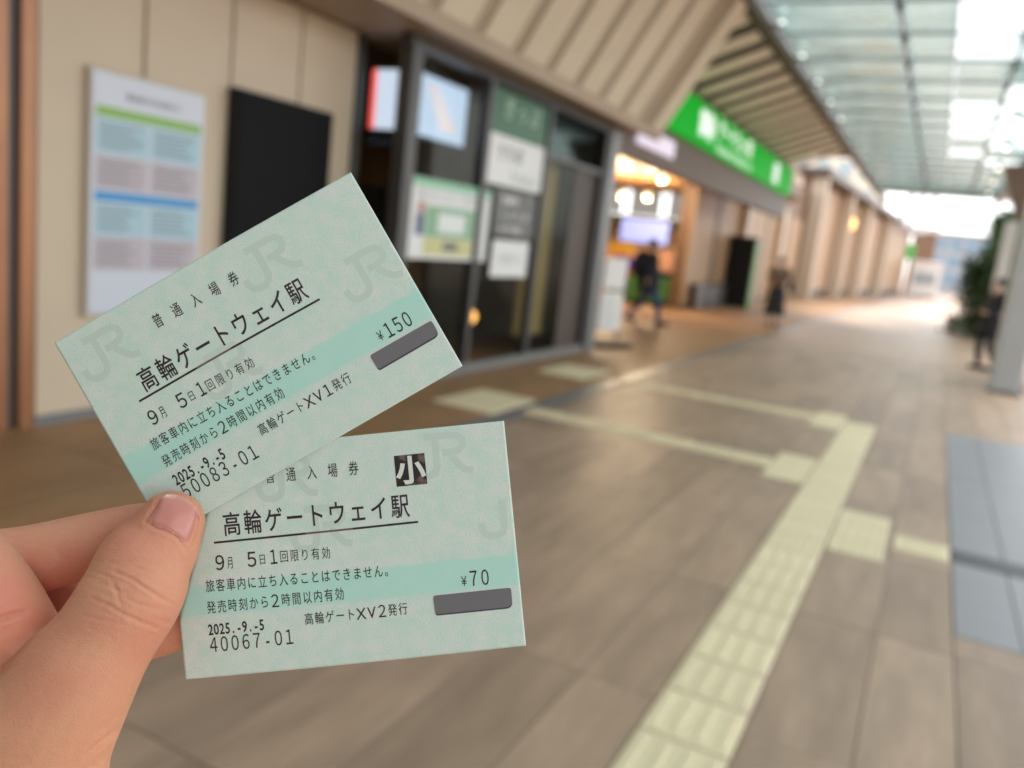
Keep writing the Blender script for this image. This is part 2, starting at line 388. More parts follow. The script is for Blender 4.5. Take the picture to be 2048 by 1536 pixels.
for x in (-13.15, -11.75, -10.25, -8.75, -7.4): box('glazing_pane', (x - .6, x + .6), (30.24, 30.255), (2.72, 3.7), glass('hall_glass', (.42, .44, .43, 1), .2, .1, .4, (.5, .48, .47, 1)), hall)
box('glazing_rail', (-13.8, -6.62), (30.2, 30.3), (2.2, 2.45), M_gry, hall)
for x in (-12.5, -11, -9.5, -8, -6.8): box('glazing_post', (x - .04, x + .04), (30.2, 30.3), (0, 3.7), M_gry, hall)

# ------------------------------------------------------------------ far wall, canopy, distant buildings
fw = thing('walkway_wall', 'long tan panelled wall with pale pillars running to the far end of the walkway', 'wall')
A0, A1 = Vector((-6.25, 42.2, 0)), Vector((-3.4, 92, 0)); L_ = (A1 - A0); N_ = 30
az = math.atan2(L_.y, L_.x)
pm = MB().box((-L_.length / N_ / 2 + .02, L_.length / N_ / 2 - .02), (-.03, .03), (.35, 5.7), bev=.01).mesh('wall_panel')
for k in range(N_):
    c = A0 + L_ * ((k + .5) / N_); link('wall_panel', pm, M_tan, fw, c, (0, 0, az))
o = MB().box((0, L_.length), (.04, .4), (0, 5.8)).build('wall_core', M_wood, fw); o.location = A0; o.rotation_euler = (0, 0, az)
o = MB().box((0, L_.length), (-.06, .035), (0, .34)).build('wall_plinth', M_mul, fw); o.location = A0; o.rotation_euler = (0, 0, az)
o = MB().box((-.5, L_.length), (-.9, .6), (5.82, 6.15)).build('wall_eave', M_beam, fw); o.location = A0; o.rotation_euler = (0, 0, az)
for s_ in (0.2, 8.5, 16, 27): 
    o = MB().box((-.28, .28), (-.75, -.08), (0, 5.8), bev=.02).build('pillar', mat('pale_pillar', C(.52, .43, .33), .5), fw); o.location = A0 + L_.normalized() * s_; o.rotation_euler = (0, 0, az)
# white glazed lean-to roof above the wall
lr = thing('white_roof', 'pale sloping glazed roof rising behind the tan wall', 'roof')
a = A0 + Vector((-1, 0, 6.25)); b = A1 + Vector((-1, 0, 6.25))
M_pale = mat('pale_roof', C(.75, .72, .72), .4)
MB().poly([a, b, b + Vector((-7, 0, 2.6)), a + Vector((-7, 0, 2.6))], .1).build('roof_sheet', M_pale, lr)
n_ = 14
for k in range(n_ + 1):
    p = a.lerp(b, k / n_); MB().bar(p + Vector((0, 0, .06)), p + Vector((-7, 0, 2.66)), .12, .1).build('roof_rib', M_white, lr)
M_fac = mat('cream_facade', C(.74, .68, .56), .6, var=.04, scale=.3)
M_win = mat('pale_window', C(.35, .42, .45), .15)
def facade(name, label, x0, x1, y, z1, depth, nx, nz, m, mw, z0=6.0):
    b = thing(name, label, 'building', (0, 0, 0))
    box('wall', (x0, x1), (y, y + depth), (0, z1), m, b)
    w = (x1 - x0) / nx; h = (z1 - z0) / nz
    wm = MB().box((-w * .34, w * .34), (-.1, .05), (-h * .3, h * .3)).mesh('window')
    for i in range(nx):
        for k in range(nz): link('window', wm, mw, b, (x0 + w * (i + .5), y - .02, z0 + h * (k + .5)))
    box('roof_edge', (x0 - .3, x1 + .3), (y - .3, y + depth + .3), (z1, z1 + .5), m, b)
    return b
facade('apartment_block', 'tall cream building standing behind the tan wall, pale windows in rows', -34, -9.5, 118, 30, 20, 9, 7, M_fac, M_win)
facade('office_block', 'low blue-grey building at the far end of the walkway beneath the bright sky', -2.2, 11.5, 150, 9.0, 14, 6, 3, mat('blue_grey_facade', C(.36, .40, .45), .5), mat('blue_window', C(.20, .32, .46), .3), 1.0)
# end wing of the wall
ew = thing('end_wing', 'dark brown wing closing the far end of the tan wall', 'building')
box('wall', (-3.3, -1.1), (96, 104), (0, 6.3), M_wood, ew)
box('roof_edge', (-3.6, -.9), (95.6, 104.4), (6.35, 6.9), mat('pale_trim', C(.6, .55, .5), .5), ew)

# glass canopy over the walkway
cp = thing('glass_canopy', 'glass canopy of grey-green panes on slim fins and dark clamps above the walkway', 'canopy')
CZ = 5.02
M_tint = glass('tinted_pane', (.46, .53, .515, 1), .18, .08, .4, (.53, .59, .575, 1), .22)
M_clear = glass('clear_pane', (.95, .99, .98, 1), .06, .08)
M_fin = mat('fin_metal', C(.20, .23, .26), .4, .4)
M_clamp = mat('dark_clamp', C(.05, .055, .06), .4, .4)
cols = [-2.88, -1.1, -.42, .42, 1.9, 3.4]
ys = [12.2 + 1.62 * k for k in range(-19, 16)]
pms = {}
for i in range(5):
    x0, x1 = cols[i], cols[i + 1]
    pms[i] = MB().box((-(x1 - x0) / 2 + .012, (x1 - x0) / 2 - .012), (-.798, .798), (0, .014)).mesh('glass_pane')
CLEAR = {2: (18, 19, 20, 23, 24, 25, 27), 3: (17, 18, 19, 20, 22, 23, 24, 25, 26, 28), 4: (14, 15, 18, 19, 21, 23, 24, 27, 29)}  # clear panes among tinted ones imitate bright sky gaps overhead
for j in range(len(ys) - 1):
    for i in range(5):
        me = pms[i]
        if j in CLEAR.get(i, ()):
            k = 'c%d' % i
            if k not in pms: pms[k] = me.copy(); pms[k].materials.clear(); pms[k].materials.append(M_clear)
            me = pms[k]
        elif len(me.materials) == 0: me.materials.append(M_tint)
        link('glass_pane', me, None, cp, ((cols[i] + cols[i + 1]) / 2, (ys[j] + ys[j + 1]) / 2, CZ))
fin = MB().box((-3.14, 3.14), (-.009, .009), (-.035, -.005)).mesh('fin')
clamp = MB().box((-.045, .045), (-.11, .11), (-.12, -.052), bev=.01).ball((0, 0, -.13), .04, sub=1).mesh('clamp')
for y in ys:
    link('fin', fin, M_fin, cp, (.26, y, CZ))
    for x in (-1.1, .42): link('clamp', clamp, M_clamp, cp, (x, y, CZ))
for x in (-1.1, .42, 1.9, 3.38): box('purlin', (x - .025, x + .025), (ys[0], ys[-1]), (CZ - .1, CZ - .053), M_fin, cp)
box('purlin', (-.43, -.41), (ys[0], ys[-1]), (CZ - .09, CZ - .055), M_fin, cp)
box('edge_beam', (1.3, 1.5), (ys[0], ys[-1] + .2), (CZ - .42, CZ - .102), M_gry, cp)
box('end_glass', (-2.88, 3.4), (ys[-1] + .02, ys[-1] + .05), (CZ - .25, CZ + .08), mat('pale_green_edge', C(.62, .74, .70), .3), cp)
# columns on the right
M_col = mat('grey_column', C(.44, .46, .47), .45, .1, var=.05, scale=2)
def column(label, x, y, w, d, top, m, capital):
    t = thing('canopy_column', label, 'column', (x, y, 0), 0, 'columns carrying the glass canopy')
    MB().box((-w / 2, w / 2), (-d / 2, d / 2), (.03, top), bev=.02).build('shaft', m, t)
    MB().box((-w / 2 - .02, w / 2 + .02), (-d / 2 - .02, d / 2 + .02), (0, .028)).build('base_plate', M_gry, t)
    if capital:
        b = MB(); k = bmesh.ops.create_cone(b.bm, cap_ends=True, segments=4, radius1=w * .8, radius2=w * 3.4, depth=1.3)
        bmesh.ops.transform(b.bm, matrix=Matrix.Translation((.25, 0, top + .655)) @ Matrix.Rotation(math.pi / 4, 4, 'Z'), verts=k['verts'])
        b.build('capital', mat('brown_capital', C(.17, .13, .115), .5), t)
    return t
column('thick grey square column nearest on the right, two people standing by it', 1.12, 14.3, .40, .5, 4.58, M_col, False)
column('slim pale column behind the thick one, flaring to a brown capital', 1.33, 24.5, .28, .28, 3.2, mat('pale_column', C(.55, .54, .53), .45), True)
# white raking struts at the far end
M_st = mat('white_strut', C(.72, .70, .73), .4)
for i, (x, y) in enumerate(((-3.2, 74), (-2.5, 76), (-1.7, 78))):
    t = thing('raking_strut', ('leftmost of the white struts leaning at the far end of the canopy', 'middle white strut leaning at the far end of the canopy', 'rightmost white strut leaning at the far end of the canopy, nearest the bright sky')[i], 'strut', (x - .6, y, 5.5), 0, 'white struts leaning above the far wall')
    MB().bar((0, 0, 0), (1.3, 0, 5.6), .55, .5).build('shaft', M_st, t)
    MB().box((-.5, .5), (-.4, .4), (-.16, -.01)).build('foot_plate', M_st, t)

# unseen block added behind the viewer to cut sky light on the tickets
bb = struct('building_behind')
box('wall', (-26, 26), (-34, -26), (0, 17), mat('concrete_wall', C(.28, .27, .26), .7, var=.05, scale=.4), bb)
for i in range(12):
    for k in range(4): box('window', (-24 + 4 * i, -21 + 4 * i), (-25.99, -25.95), (1 + 4 * k, 3.6 + 4 * k), mat('dark_window', C(.05, .06, .07), .1), bb)

# white kiosk at the far end
wk = thing('kiosk', 'small white kiosk with a pale grey roof at the far end of the walkway', 'kiosk', (-1.35, 88, 0))
MB().box((-1.25, 1.25), (-1, 1), (.1, 3.1), bev=.05).build('body', M_white, wk)
MB().box((-1.4, 1.4), (-1.15, 1.15), (3.105, 3.35), bev=.04).build('roof', M_pale, wk)
MB().box((-.9, .9), (-1.06, -1.005), (1.2, 2.3)).build('window', M_win, wk)
MB().box((-1.15, 1.15), (-.9, .9), (0, .098)).build('base', M_mul, wk)

# ------------------------------------------------------------------ things along the building
gp = thing('bronze_pillar', 'coppery brown clad pillar with a dark vertical groove at the left end of the cream wall', 'pillar', (-4.8, 2.3, 0))
MB().box((-.2, .01), (-1.2, .665), (0, 3.05), bev=.006).build('cladding', M_bronze, gp)
MB().box((-.2, -.03), (.668, .73), (0, 3.05)).build('groove', M_mul, gp)
MB().box((-.2, .01), (.733, .828), (0, 3.05), bev=.006).build('cladding', M_bronze, gp)
# information board
ib = thing('information_board', 'white information board with green and blue heading bands on the cream wall', 'notice board', (-4.8, 3.86, 0))
MB().box((.002, .05), (-.43, .46), (.68, 2.21), bev=.006).build('board_body', mat('board_body', C(.55, .5, .42), .5), ib)
isheet = MB().box((.05, .055), (-.415, .445), (.7, 2.19)).build('sheet', mat('notice_sheet', C(.60, .65, .74), .3), ib)
def flat(name, y, z, m, par, x=.0575, n=0): MB().box((x - .002, x), y, z).build(name, m, par)
M_grn = mat('band_green', C(.22, .46, .07), .4); M_blu = mat('band_blue', C(.03, .28, .62), .4)
M_lb = mat('field_light_blue', C(.38, .58, .68), .4); M_pk = mat('field_grey_pink', C(.50, .45, .50), .4); M_ink = mat('grey_ink', C(.16, .17, .2), .5)
flat('green_band', (-.39, .42), (1.93, 1.99), M_grn, isheet)
flat('blue_band', (-.39, .42), (1.415, 1.475), M_blu, isheet)
for (z0, z1, m) in ((1.71, 1.92, M_lb), (1.49, 1.695, M_pk), (1.20, 1.405, M_lb), (.98, 1.19, M_pk)):
    for (a, b) in ((-.39, -.005), (.015, .42)): flat('text_field', (a, b), (z0, z1), m, isheet)
# blocks of small unreadable print and the heading
lt = MB()
for (z0, z1) in ((1.73, 1.9), (1.51, 1.68), (1.22, 1.39), (1.0, 1.17)):
    for (a, b) in ((-.36, -.04), (.045, .39)):
        for k in range(6):
            z = z1 - (k + .5) * (z1 - z0) / 6; lt.box((.0577, .059), (a, b - random.uniform(0, .12)), (z - .004, z + .004))
lt.build('small_print', M_ink, isheet)['kind'] = 'stuff'
print_on(text_line('東日本からのお知らせ', -.16, 2.07, .042, .05, .04, .01), lambda x, y: (.0585, x, y), M_ink, isheet)
# black cabinet
bc = thing('black_panel', 'tall black matt panel standing against the cream wall right of the notice board', 'panel', (-4.8, 5.1, 0))
M_blk = mat('black_matt', C(.004, .004, .0045), .6, spec=.12); M_blk2 = mat('charcoal_side', C(.012, .012, .013), .6, spec=.25)
MB().box((.002, .09), (-.54, .53), (.06, 2.31), bev=.006).build('body', M_blk2, bc)
MB().box((.09, .102), (-.525, .515), (.08, 2.295), bev=.003).build('door', M_blk, bc)
MB().box((.01, .08), (-.5, .5), (0, .058)).build('plinth', M_mul, bc)
# screens behind the glass
def screen(label, loc, rz, w, h, colr, es, stripe=None):
    t = thing('display_screen', label, 'screen', loc, rz, 'lit display screens of the station')
    MB().box((-.05, 0), (-w / 2 - .03, w / 2 + .03), (-h / 2 - .03, h / 2 + .03), bev=.004).build('bezel', M_blk2, t)
    MB().box((0, .006), (-w / 2, w / 2), (-h / 2, h / 2)).build('panel', mat('screen_' + label[:14], colr, .3, emit=colr, es=es), t)
    return t
s1 = screen('pale blue lit screen with faint orange lines behind the shop glass', (-4.62, 7.1, 2.6), 0, .96, .56, C(.46, .60, .86), .36)
b_ = MB()
for k in range(5): b_.box((.0065, .009), (-.22 + .05 * k, -.06 + .09 * k), (.16 - .08 * k, .185 - .08 * k))
b_.build('route_lines', mat('orange_line', C(.8, .45, .25), .4, emit=C(.8, .45, .25), es=.5), s1)
s2 = screen('narrow lit screen with a red band seen through the side pane', (-4.70, 6.35, 2.5), -math.pi / 2, .38, .64, C(.58, .68, .9), .4)
MB().box((.0065, .009), (-.189, -.135), (-.2, .32)).build('red_band', mat('red_band', C(.8, .1, .09), .4, emit=C(.8, .1, .09), es=.5), s2)
MB().box((.0065, .0095), (-.19, .19), (-.32, -.2)).build('dark_band', mat('navy_band', C(.03, .05, .12), .4), s2)
s3 = screen('large pale violet screen above the counter inside the station hall', (-7.38, 22, 1.97), -math.pi / 2, 1.36, .62, C(.28, .34, .75), .26)
# posters and notices on the glass
def sheet(name, label, y, z, m, cat, grp=None, x=-4.296):
    t = thing(name, label, cat, (x, (y[0] + y[1]) / 2, (z[0] + z[1]) / 2), 0, grp)
    w, h = (y[1] - y[0]) / 2, (z[1] - z[0]) / 2
    return MB().box((0, .006), (-w, w), (-h, h)).build('sheet', m, t), w, h
M_pap = mat('poster_paper', C(.74, .76, .76), .4)
M_lg = mat('poster_green', C(.25, .55, .36), .4); M_dg = mat('sign_dark_green', C(.014, .115, .045), .4)
po, w, h = sheet('poster', 'white poster with a picture of a green and yellow train front on the shop glass', (6.15, 7.7), (1.18, 1.91), M_pap, 'poster')
def pf(par, name, y, z, m, x=.0085): MB().box((x - .002, x), y, z).build(name, m, par)
pf(po, 'heading_band', (-w, w), (h - .075, h), M_lg)
pf(po, 'green_cab', (-.42, .47), (-.16, .13), mat('cab_green', C(.22, .42, .26), .4))
pf(po, 'windscreen', (-.2, .3), (-.11, .07), mat('cab_white', C(.7, .76, .74), .3), .0105)
pf(po, 'yellow_front', (-.42, .47), (-.33, -.165), mat('cab_yellow', C(.58, .55, .26), .4))
pf(po, 'number_plate', (-.08, .2), (-.28, -.2), mat('plate_dark', C(.12, .14, .15), .4), .0105)
pf(po, 'driver_red', (-.55, -.45), (.05, .15), mat('driver_red', C(.45, .12, .12), .4)); pf(po, 'driver_navy', (-.57, -.44), (-.15, .045), mat('driver_navy', C(.06, .09, .2), .4))
print_on(text_line('駅からのご案内', -.5, .22, .16, .11, .11), lambda x, y: (.0095, x, y), mat('pale_ink', C(.4, .45, .44), .5), po)
gs, w, h = sheet('ticket_office_sign', 'tall sign on the shop glass, dark green above and white below', (7.55, 8.9), (1.99, 2.94), M_pap, 'sign')
pf(gs, 'green_field', (-w, w), (.03, h), M_dg)
print_on(text_line('きっぷ', -.32, .31, .3, .24, .24, .02), lambda x, y: (.0095, x, y), mat('pale_green_ink', C(.36, .55, .42), .5), gs)
print_on(text_line('うりば', -.4, -.14, .2, .17, .17, .02), lambda x, y: (.0095, x, y), M_ink, gs)
print_on(text_line('Tickets', -.1, -.36, .09, .13, .13), lambda x, y: (.0095, x, y), M_dg, gs)
n1, w, h = sheet('paper_notice', 'small white paper notice on the lower half of the shop glass', (7.85, 8.72), (1.02, 1.42), M_pap, 'notice')
print_on(text_line('お知らせ', -.2, 0, .13, .12, .12), lambda x, y: (.0095, x, y), mat('pale_ink', C(.4, .45, .44), .5), n1)
n2, w, h = sheet('opening_hours_panel', 'dark panel with rows of white lettering between the green sign and the paper notice', (7.8, 8.8), (1.46, 1.95), mat('hours_dark', C(.09, .095, .09), .4), 'sign')
for i, s_ in enumerate(('営業時間', '5:30-23:00', 'みどりの窓口')):
    print_on(text_line(s_, -.3, .14 - .15 * i, .09 if i != 1 else .065, .1, .1, .01), lambda x, y: (.0095, x, y), M_white, n2)
# green station sign
ss = thing('station_sign', 'long bright green lit sign with white station name over the entrance', 'sign', (-4.5, 19, 3.86))
M_sg = mat('sign_green', C(.003, .27, .02), .5, emit=C(.002, .42, .02), es=.16, spec=.05)
MB().box((.003, .12), (-6.9, 6.75), (-.36, .38), bev=.01).build('face', M_sg, ss)
MB().box((.003, .135), (6.755, 6.95), (-.37, .39), bev=.01).build('end_cap', mat('sign_end', C(.1, .35, .05), .4), ss)
M_sw = mat('sign_white', C(.75, .8, .78), .3, emit=C(.75, .8, .78), es=.22)
print_on(text_line('高輪', -3.4, .03, .56, .54, .54, .03) + text_line('ゲートウェイ駅', -2.05, .12, .46, .42, .44, .03) + text_line('Takanawa Gateway Sta.', -2.2, -.22, .17, .24, .24, .02), lambda x, y: (.1215, x, y), M_sw, ss)
emf = MB().box((.1205, .123), (3.9, 4.6), (-.25, .25)).build('emblem_field', M_sw, ss)
print_on(text_line('JY', 4.13, .08, .22, .26, .26, .03) + text_line('26', 4.13, -.13, .22, .26, .26, .03), lambda x, y: (.1245, x, y), M_dg, emf)
hg = thing('hanging_sign', 'pale violet rectangular sign on the brown band under the green sign', 'sign', (-4.49, 13.3, 3.2))
MB().box((0, .05), (-.95, .95), (-.13, .15), bev=.01).build('panel', mat('pale_violet', C(.52, .46, .55), .4, emit=C(.52, .46, .55), es=.25), hg)
MB().bar((.02, -.6, .15), (.02, -.6, .2), .03).bar((.02, .6, .15), (.02, .6, .2), .03).build('bracket', M_gry, hg)
# standing sign at the corner
af = thing('standing_sign', 'white two-panel standing sign on a black foot beside the shop corner post', 'sign', (-4.3, 11.75, 0), math.radians(-22))
MB().box((-.02, .02), (-.24, .24), (.86, 1.32), bev=.01).build('panel', M_white, af)
MB().box((-.02, .02), (-.24, .24), (.24, .82), bev=.01).build('panel', M_white, af)
MB().bar((-.03, -.25, .06), (-.03, -.25, 1.34), .025).bar((-.03, .25, .06), (-.03, .25, 1.34), .025).build('frame', M_gry, af)
MB().box((-.25, .25), (-.34, .34), (0, .06), bev=.02).build('foot', M_blk, af)
lt = MB()
for k in range(7): lt.box((.0205, .022), (-.18, .18 - random.uniform(0, .12)), (.3 + .07 * k - .01, .3 + .07 * k + .008))
lt.build('small_print', mat('pale_ink', C(.4, .45, .44), .5), af)['kind'] = 'stuff'
# hall furniture
M_gg = mat('gate_green', C(.08, .26, .05), .4)
for i in range(3):
    t = thing('ticket_gate', ('ticket gate with green flank nearest the panelled wall', 'ticket gate with green flank in the middle of the row of three', 'ticket gate with green flank farthest from the panelled wall')[i], 'ticket gate', (-6.75 - .62 * i, 22.4, 0), 0, 'ticket gates in the hall')
    MB().box((-.11, .11), (-.8, .8), (0, .95), bev=.04).build('body', M_blk2, t)
    MB().box((-.1, .1), (-.815, -.803), (.1, .8)).build('flank', M_gg, t)
    MB().box((.112, .12), (-.7, .7), (.15, .8)).build('flank', M_gg, t)
    MB().box((-.1, .1), (-.78, -.4), (.955, .985), bev=.01).build('reader', mat('reader_blue', C(.1, .2, .4), .3), t)
for i, (x, c, lab) in enumerate(((-7.95, C(.62, .36, .03), 'amber lit panel under the hall screen'), (-7.7, C(.10, .05, .42), 'violet-blue round panel under the amber one in the hall'), (-7.75, C(.45, .12, .05), 'red-brown panel lowest under the hall screen'))):
    t = thing('counter_panel', lab, 'panel', (x, 21.9, (1.45, 1.08, .8)[i]))
    MB().box((-.36, .36), (0, .04), (-.15, .15), bev=.015).build('panel', mat('counter_%d' % i, c, .4), t)
    MB().bar((0, .05, -.15), (0, .05, -(1.45, 1.08, .8)[i]), .05).build('post', M_blk2, t)
dc = thing('dark_cabinet', 'tall dark cabinet with a green edge in front of the tan panelled wall', 'cabinet', (-5.75, 27.4, 0))
MB().box((-.42, .36), (-.3, .3), (0, 2.25), bev=.03).build('body', M_blk2, dc)
MB().box((.363, .42), (-.3, .3), (0, 2.15), bev=.01).build('edge_strip', M_gg, dc)
pc = thing('hall_plant', 'dark green plant box on the rail along the back of the hall', 'plant', (-9.6, 29.6, 2.2))
MB().box((-3.6, 2.6), (-.2, .2), (-.1, .1), bev=.02).build('trough', M_wood, pc)
def leaves(n, fn, size, name, m, parent, seed):
    rr = random.Random(seed); V = []; F = []
    for i in range(n):
        c = Vector(fn(rr)); u = Vector((rr.gauss(0, 1), rr.gauss(0, 1), rr.gauss(0, .6))).normalized(); w = u.cross(Vector((rr.gauss(0, 1), rr.gauss(0, 1), rr.gauss(0, 1)))).normalized()
        s_ = size * rr.uniform(.6, 1.3); k = len(V)
        V += [c - u * s_, c + w * s_ * .42, c + u * s_, c - w * s_ * .42]; F.append((k, k + 1, k + 2, k + 3))
    me = bpy.data.meshes.new(name); me.from_pydata(V, [], F); me.update(); o = link(name, me, m, parent); o['kind'] = 'stuff'; return o
M_leaf = mat('leaf_green', C(.075, .14, .03), .5, var=.4, scale=2.5); M_leafd = mat('leaf_dark', C(.042, .085, .022), .5, var=.4, scale=2.5)
leaves(900, lambda r: (r.uniform(-3.5, 2.5), r.gauss(0, .12), abs(r.gauss(0, .16)) + .05), .1, 'leaves', M_leafd, pc, 3)
# hall lamps (lit)
M_lamp = mat('lamp_glow', C(1, .82, .55), .3, emit=C(1, .80, .48), es=.4)
LP = [(-9.36, 24, 2.5), (-8.9, 24, 3.0), (-8.1, 24, 3.05), (-6.6, 20.5, 3.3)]
NM = ['lowest round warm lamp hanging at the left of the hall', 'round warm lamp left of the centre pair in the hall', 'round warm lamp right of the centre pair in the hall', 'warm lamp by the tan wall in the hall']
for (x, y, z), lab in zip(LP, NM):
    t = thing('hall_lamp', lab, 'lamp', (x, y, z), 0, 'round hall lamps')
    MB().ball((0, 0, 0), .11, sub=3).build('globe', M_lamp, t, smooth=True)
    MB().bar((0, 0, .12), (0, 0, 3.6 - z), .012).build('cord', M_mul, t)
    l = bpy.data.lights.new('lamp_light', 'POINT'); l.energy = 65; l.color = (1, .78, .5); l.shadow_soft_size = .14
    lo = bpy.data.objects.new('lamp_light', l); COL.objects.link(lo); lo.parent = t; lo.location = (0, 0, -.2)
# orange lamps: in the shop and on the far wall
def small_lamp(label, loc, r, es, m='amber_glow', c=C(1, .5, .14)):
    t = thing('wall_lamp', label, 'lamp', loc)
    MB().ball((0, 0, 0), r, sub=2).build('globe', mat(m, c, .3, emit=c, es=es), t, smooth=True)
    MB().bar((0, r * 1.0, 0), (0, r * 1.9, 0), .04).build('bracket', M_mul, t)
    return t
small_lamp('small amber lamp glowing low behind the shop glass', (-4.9, 8.55, .48), .10, .9)
small_lamp('amber lamp glowing under the eave of the long tan wall', at_y(1697, 447, 54), .42, 1.0)
# string of lamps under the right edge of the canopy
M_cl = mat('white_glow', C(1, .93, .82), .3, emit=C(1, .93, .82), es=2)
for i, y in enumerate((19.6, 23.4, 27.2, 30.9, 34.4)):
    t = thing('canopy_lamp', ('first', 'second', 'third', 'fourth', 'fifth')[i] + ' small spot lamp from the near end of the row under the canopy', 'lamp', (.76 + .05 * i, y, 4.93), 0, 'spot lamps in a row under the canopy')
    MB().bar((0, 0, -.1), (0, 0, .04), 0, r=.09, seg=12).build('housing', M_gry, t)
    MB().bar((0, 0, -.125), (0, 0, -.102), 0, r=.05, seg=12).build('lens', M_cl, t)
for i in range(5):  # added glowing discs stand for white glare patches on the beam
    t = thing('beam_lamp', ('nearest', 'second', 'third', 'fourth', 'farthest')[i] + ' white uplight along the brown eave beam', 'lamp', (-2.72, 12.9 + 2.0 * i, 4.9), 0, 'uplights along the eave beam')
    MB().box((-.16, .06), (-.05, .05), (-.04, .0)).build('bracket', M_gry, t)
    MB().bar((.02, 0, 0.002), (.02, 0, .05), 0, r=.04, seg=12).build('lens', mat('beam_glow', C(.9, .97, .95), .3, emit=C(.9, .97, .95), es=.5), t)
# far small things
gsn = thing('green_hanging_sign', 'small green sign hanging at the far corner of the tan wall', 'sign', at_y(1814, 503, 90))
MB().box((-.75, .75), (-.05, .05), (-.75, .75), bev=.05).build('panel', mat('far_sign_green', C(.12, .42, .12), .4, emit=C(.12, .42, .12), es=.06), gsn)
MB().bar((0, 0, .76), (0, 0, 1.3), .08).build('hanger', M_gry, gsn)
p = at_z(1903, 664, 0)
wb = thing('white_box_sign', 'low white box sign on the paving beside the shrubs', 'sign', (p.x, p.y, 0))
MB().box((-.24, .24), (-.12, .12), (.05, .5), bev=.02).build('box', M_white, wb)
MB().box((-.16, .16), (-.125, -.121), (.2, .38)).build('marking', mat('pale_ink', C(.4, .45, .44), .5), wb)
MB().box((-.2, .2), (-.1, .1), (0, .048)).build('foot', M_gry, wb)
def shrub(label, loc, rx, ry, h, n, seed, m, sz=.16, low=.02):
    t = thing('shrub', label, 'shrub', loc, 0, 'shrubs planted along the right side')
    rr = random.Random(seed); b = MB()
    for k in range(9):
        a = rr.uniform(0, 6.28); d = rr.uniform(.2, .7)
        b.bar((math.cos(a) * .08, math.sin(a) * .08, 0), (math.cos(a) * rx * d, math.sin(a) * ry * d, h * rr.uniform(.5, .85)), 0, r=.03, r2=.01, seg=6)
    b.build('stem', M_wood, t)
    cl = [(rr.uniform(-.7, .7) * rx, rr.uniform(-.7, .7) * ry, h * rr.uniform(.12, .9), rr.uniform(.25, .5)) for _ in range(26)]
    def f(r):
        c = r.choice(cl); g = min(rx, ry, h * .5) * c[3]
        return (c[0] + r.gauss(0, g), c[1] + r.gauss(0, g), max(low, c[2] + r.gauss(0, g)))
    leaves(n, f, sz, 'foliage', m, t, seed)
shrub('dense dark green shrub low beside the standing man', (1.42, 29, 0), .7, .9, 2.3, 10000, 5, M_leafd, .1)
shrub('tall green shrub rising behind the slim pale column', (1.95, 33, 0), .62, 1.6, 4.4, 12000, 6, M_leaf, .11)
shrub('leafy green shrub at the right edge behind the thick column', (2.0, 27, 0), .6, 1.2, 3.6, 8000, 7, M_leaf, .09)

# ------------------------------------------------------------------ people in the background
def skin_mesh(name, nodes, edges, sub=2):
    """nodes: {key: (co, rx, ry)} grown into one surface with tapering limbs"""
    keys = list(nodes); me = bpy.data.meshes.new(name)
    me.from_pydata([nodes[k][0] for k in keys], [(keys.index(a), keys.index(b)) for a, b in edges], [])
    o = bpy.data.objects.new(name, me); COL.objects.link(o)
    o.modifiers.new('s', 'SKIN'); sv = me.skin_vertices[0].data
    for i, k in enumerate(keys): sv[i].radius = nodes[k][1:3]; sv[i].use_root = (i == 0)
    o.modifiers.new('u', 'SUBSURF').levels = sub
    dg = bpy.context.evaluated_depsgraph_get(); dg.update()
    r = bpy.data.meshes.new_from_object(o.evaluated_get(dg)); r.name = name
    bpy.data.objects.remove(o); bpy.data.meshes.remove(me)
    r.polygons.foreach_set('use_smooth', [True] * len(r.polygons)); return r
M_skin = mat('skin_far', C(.55, .33, .22), .5); M_hair = mat('dark_hair', C(.015, .012, .01), .5)
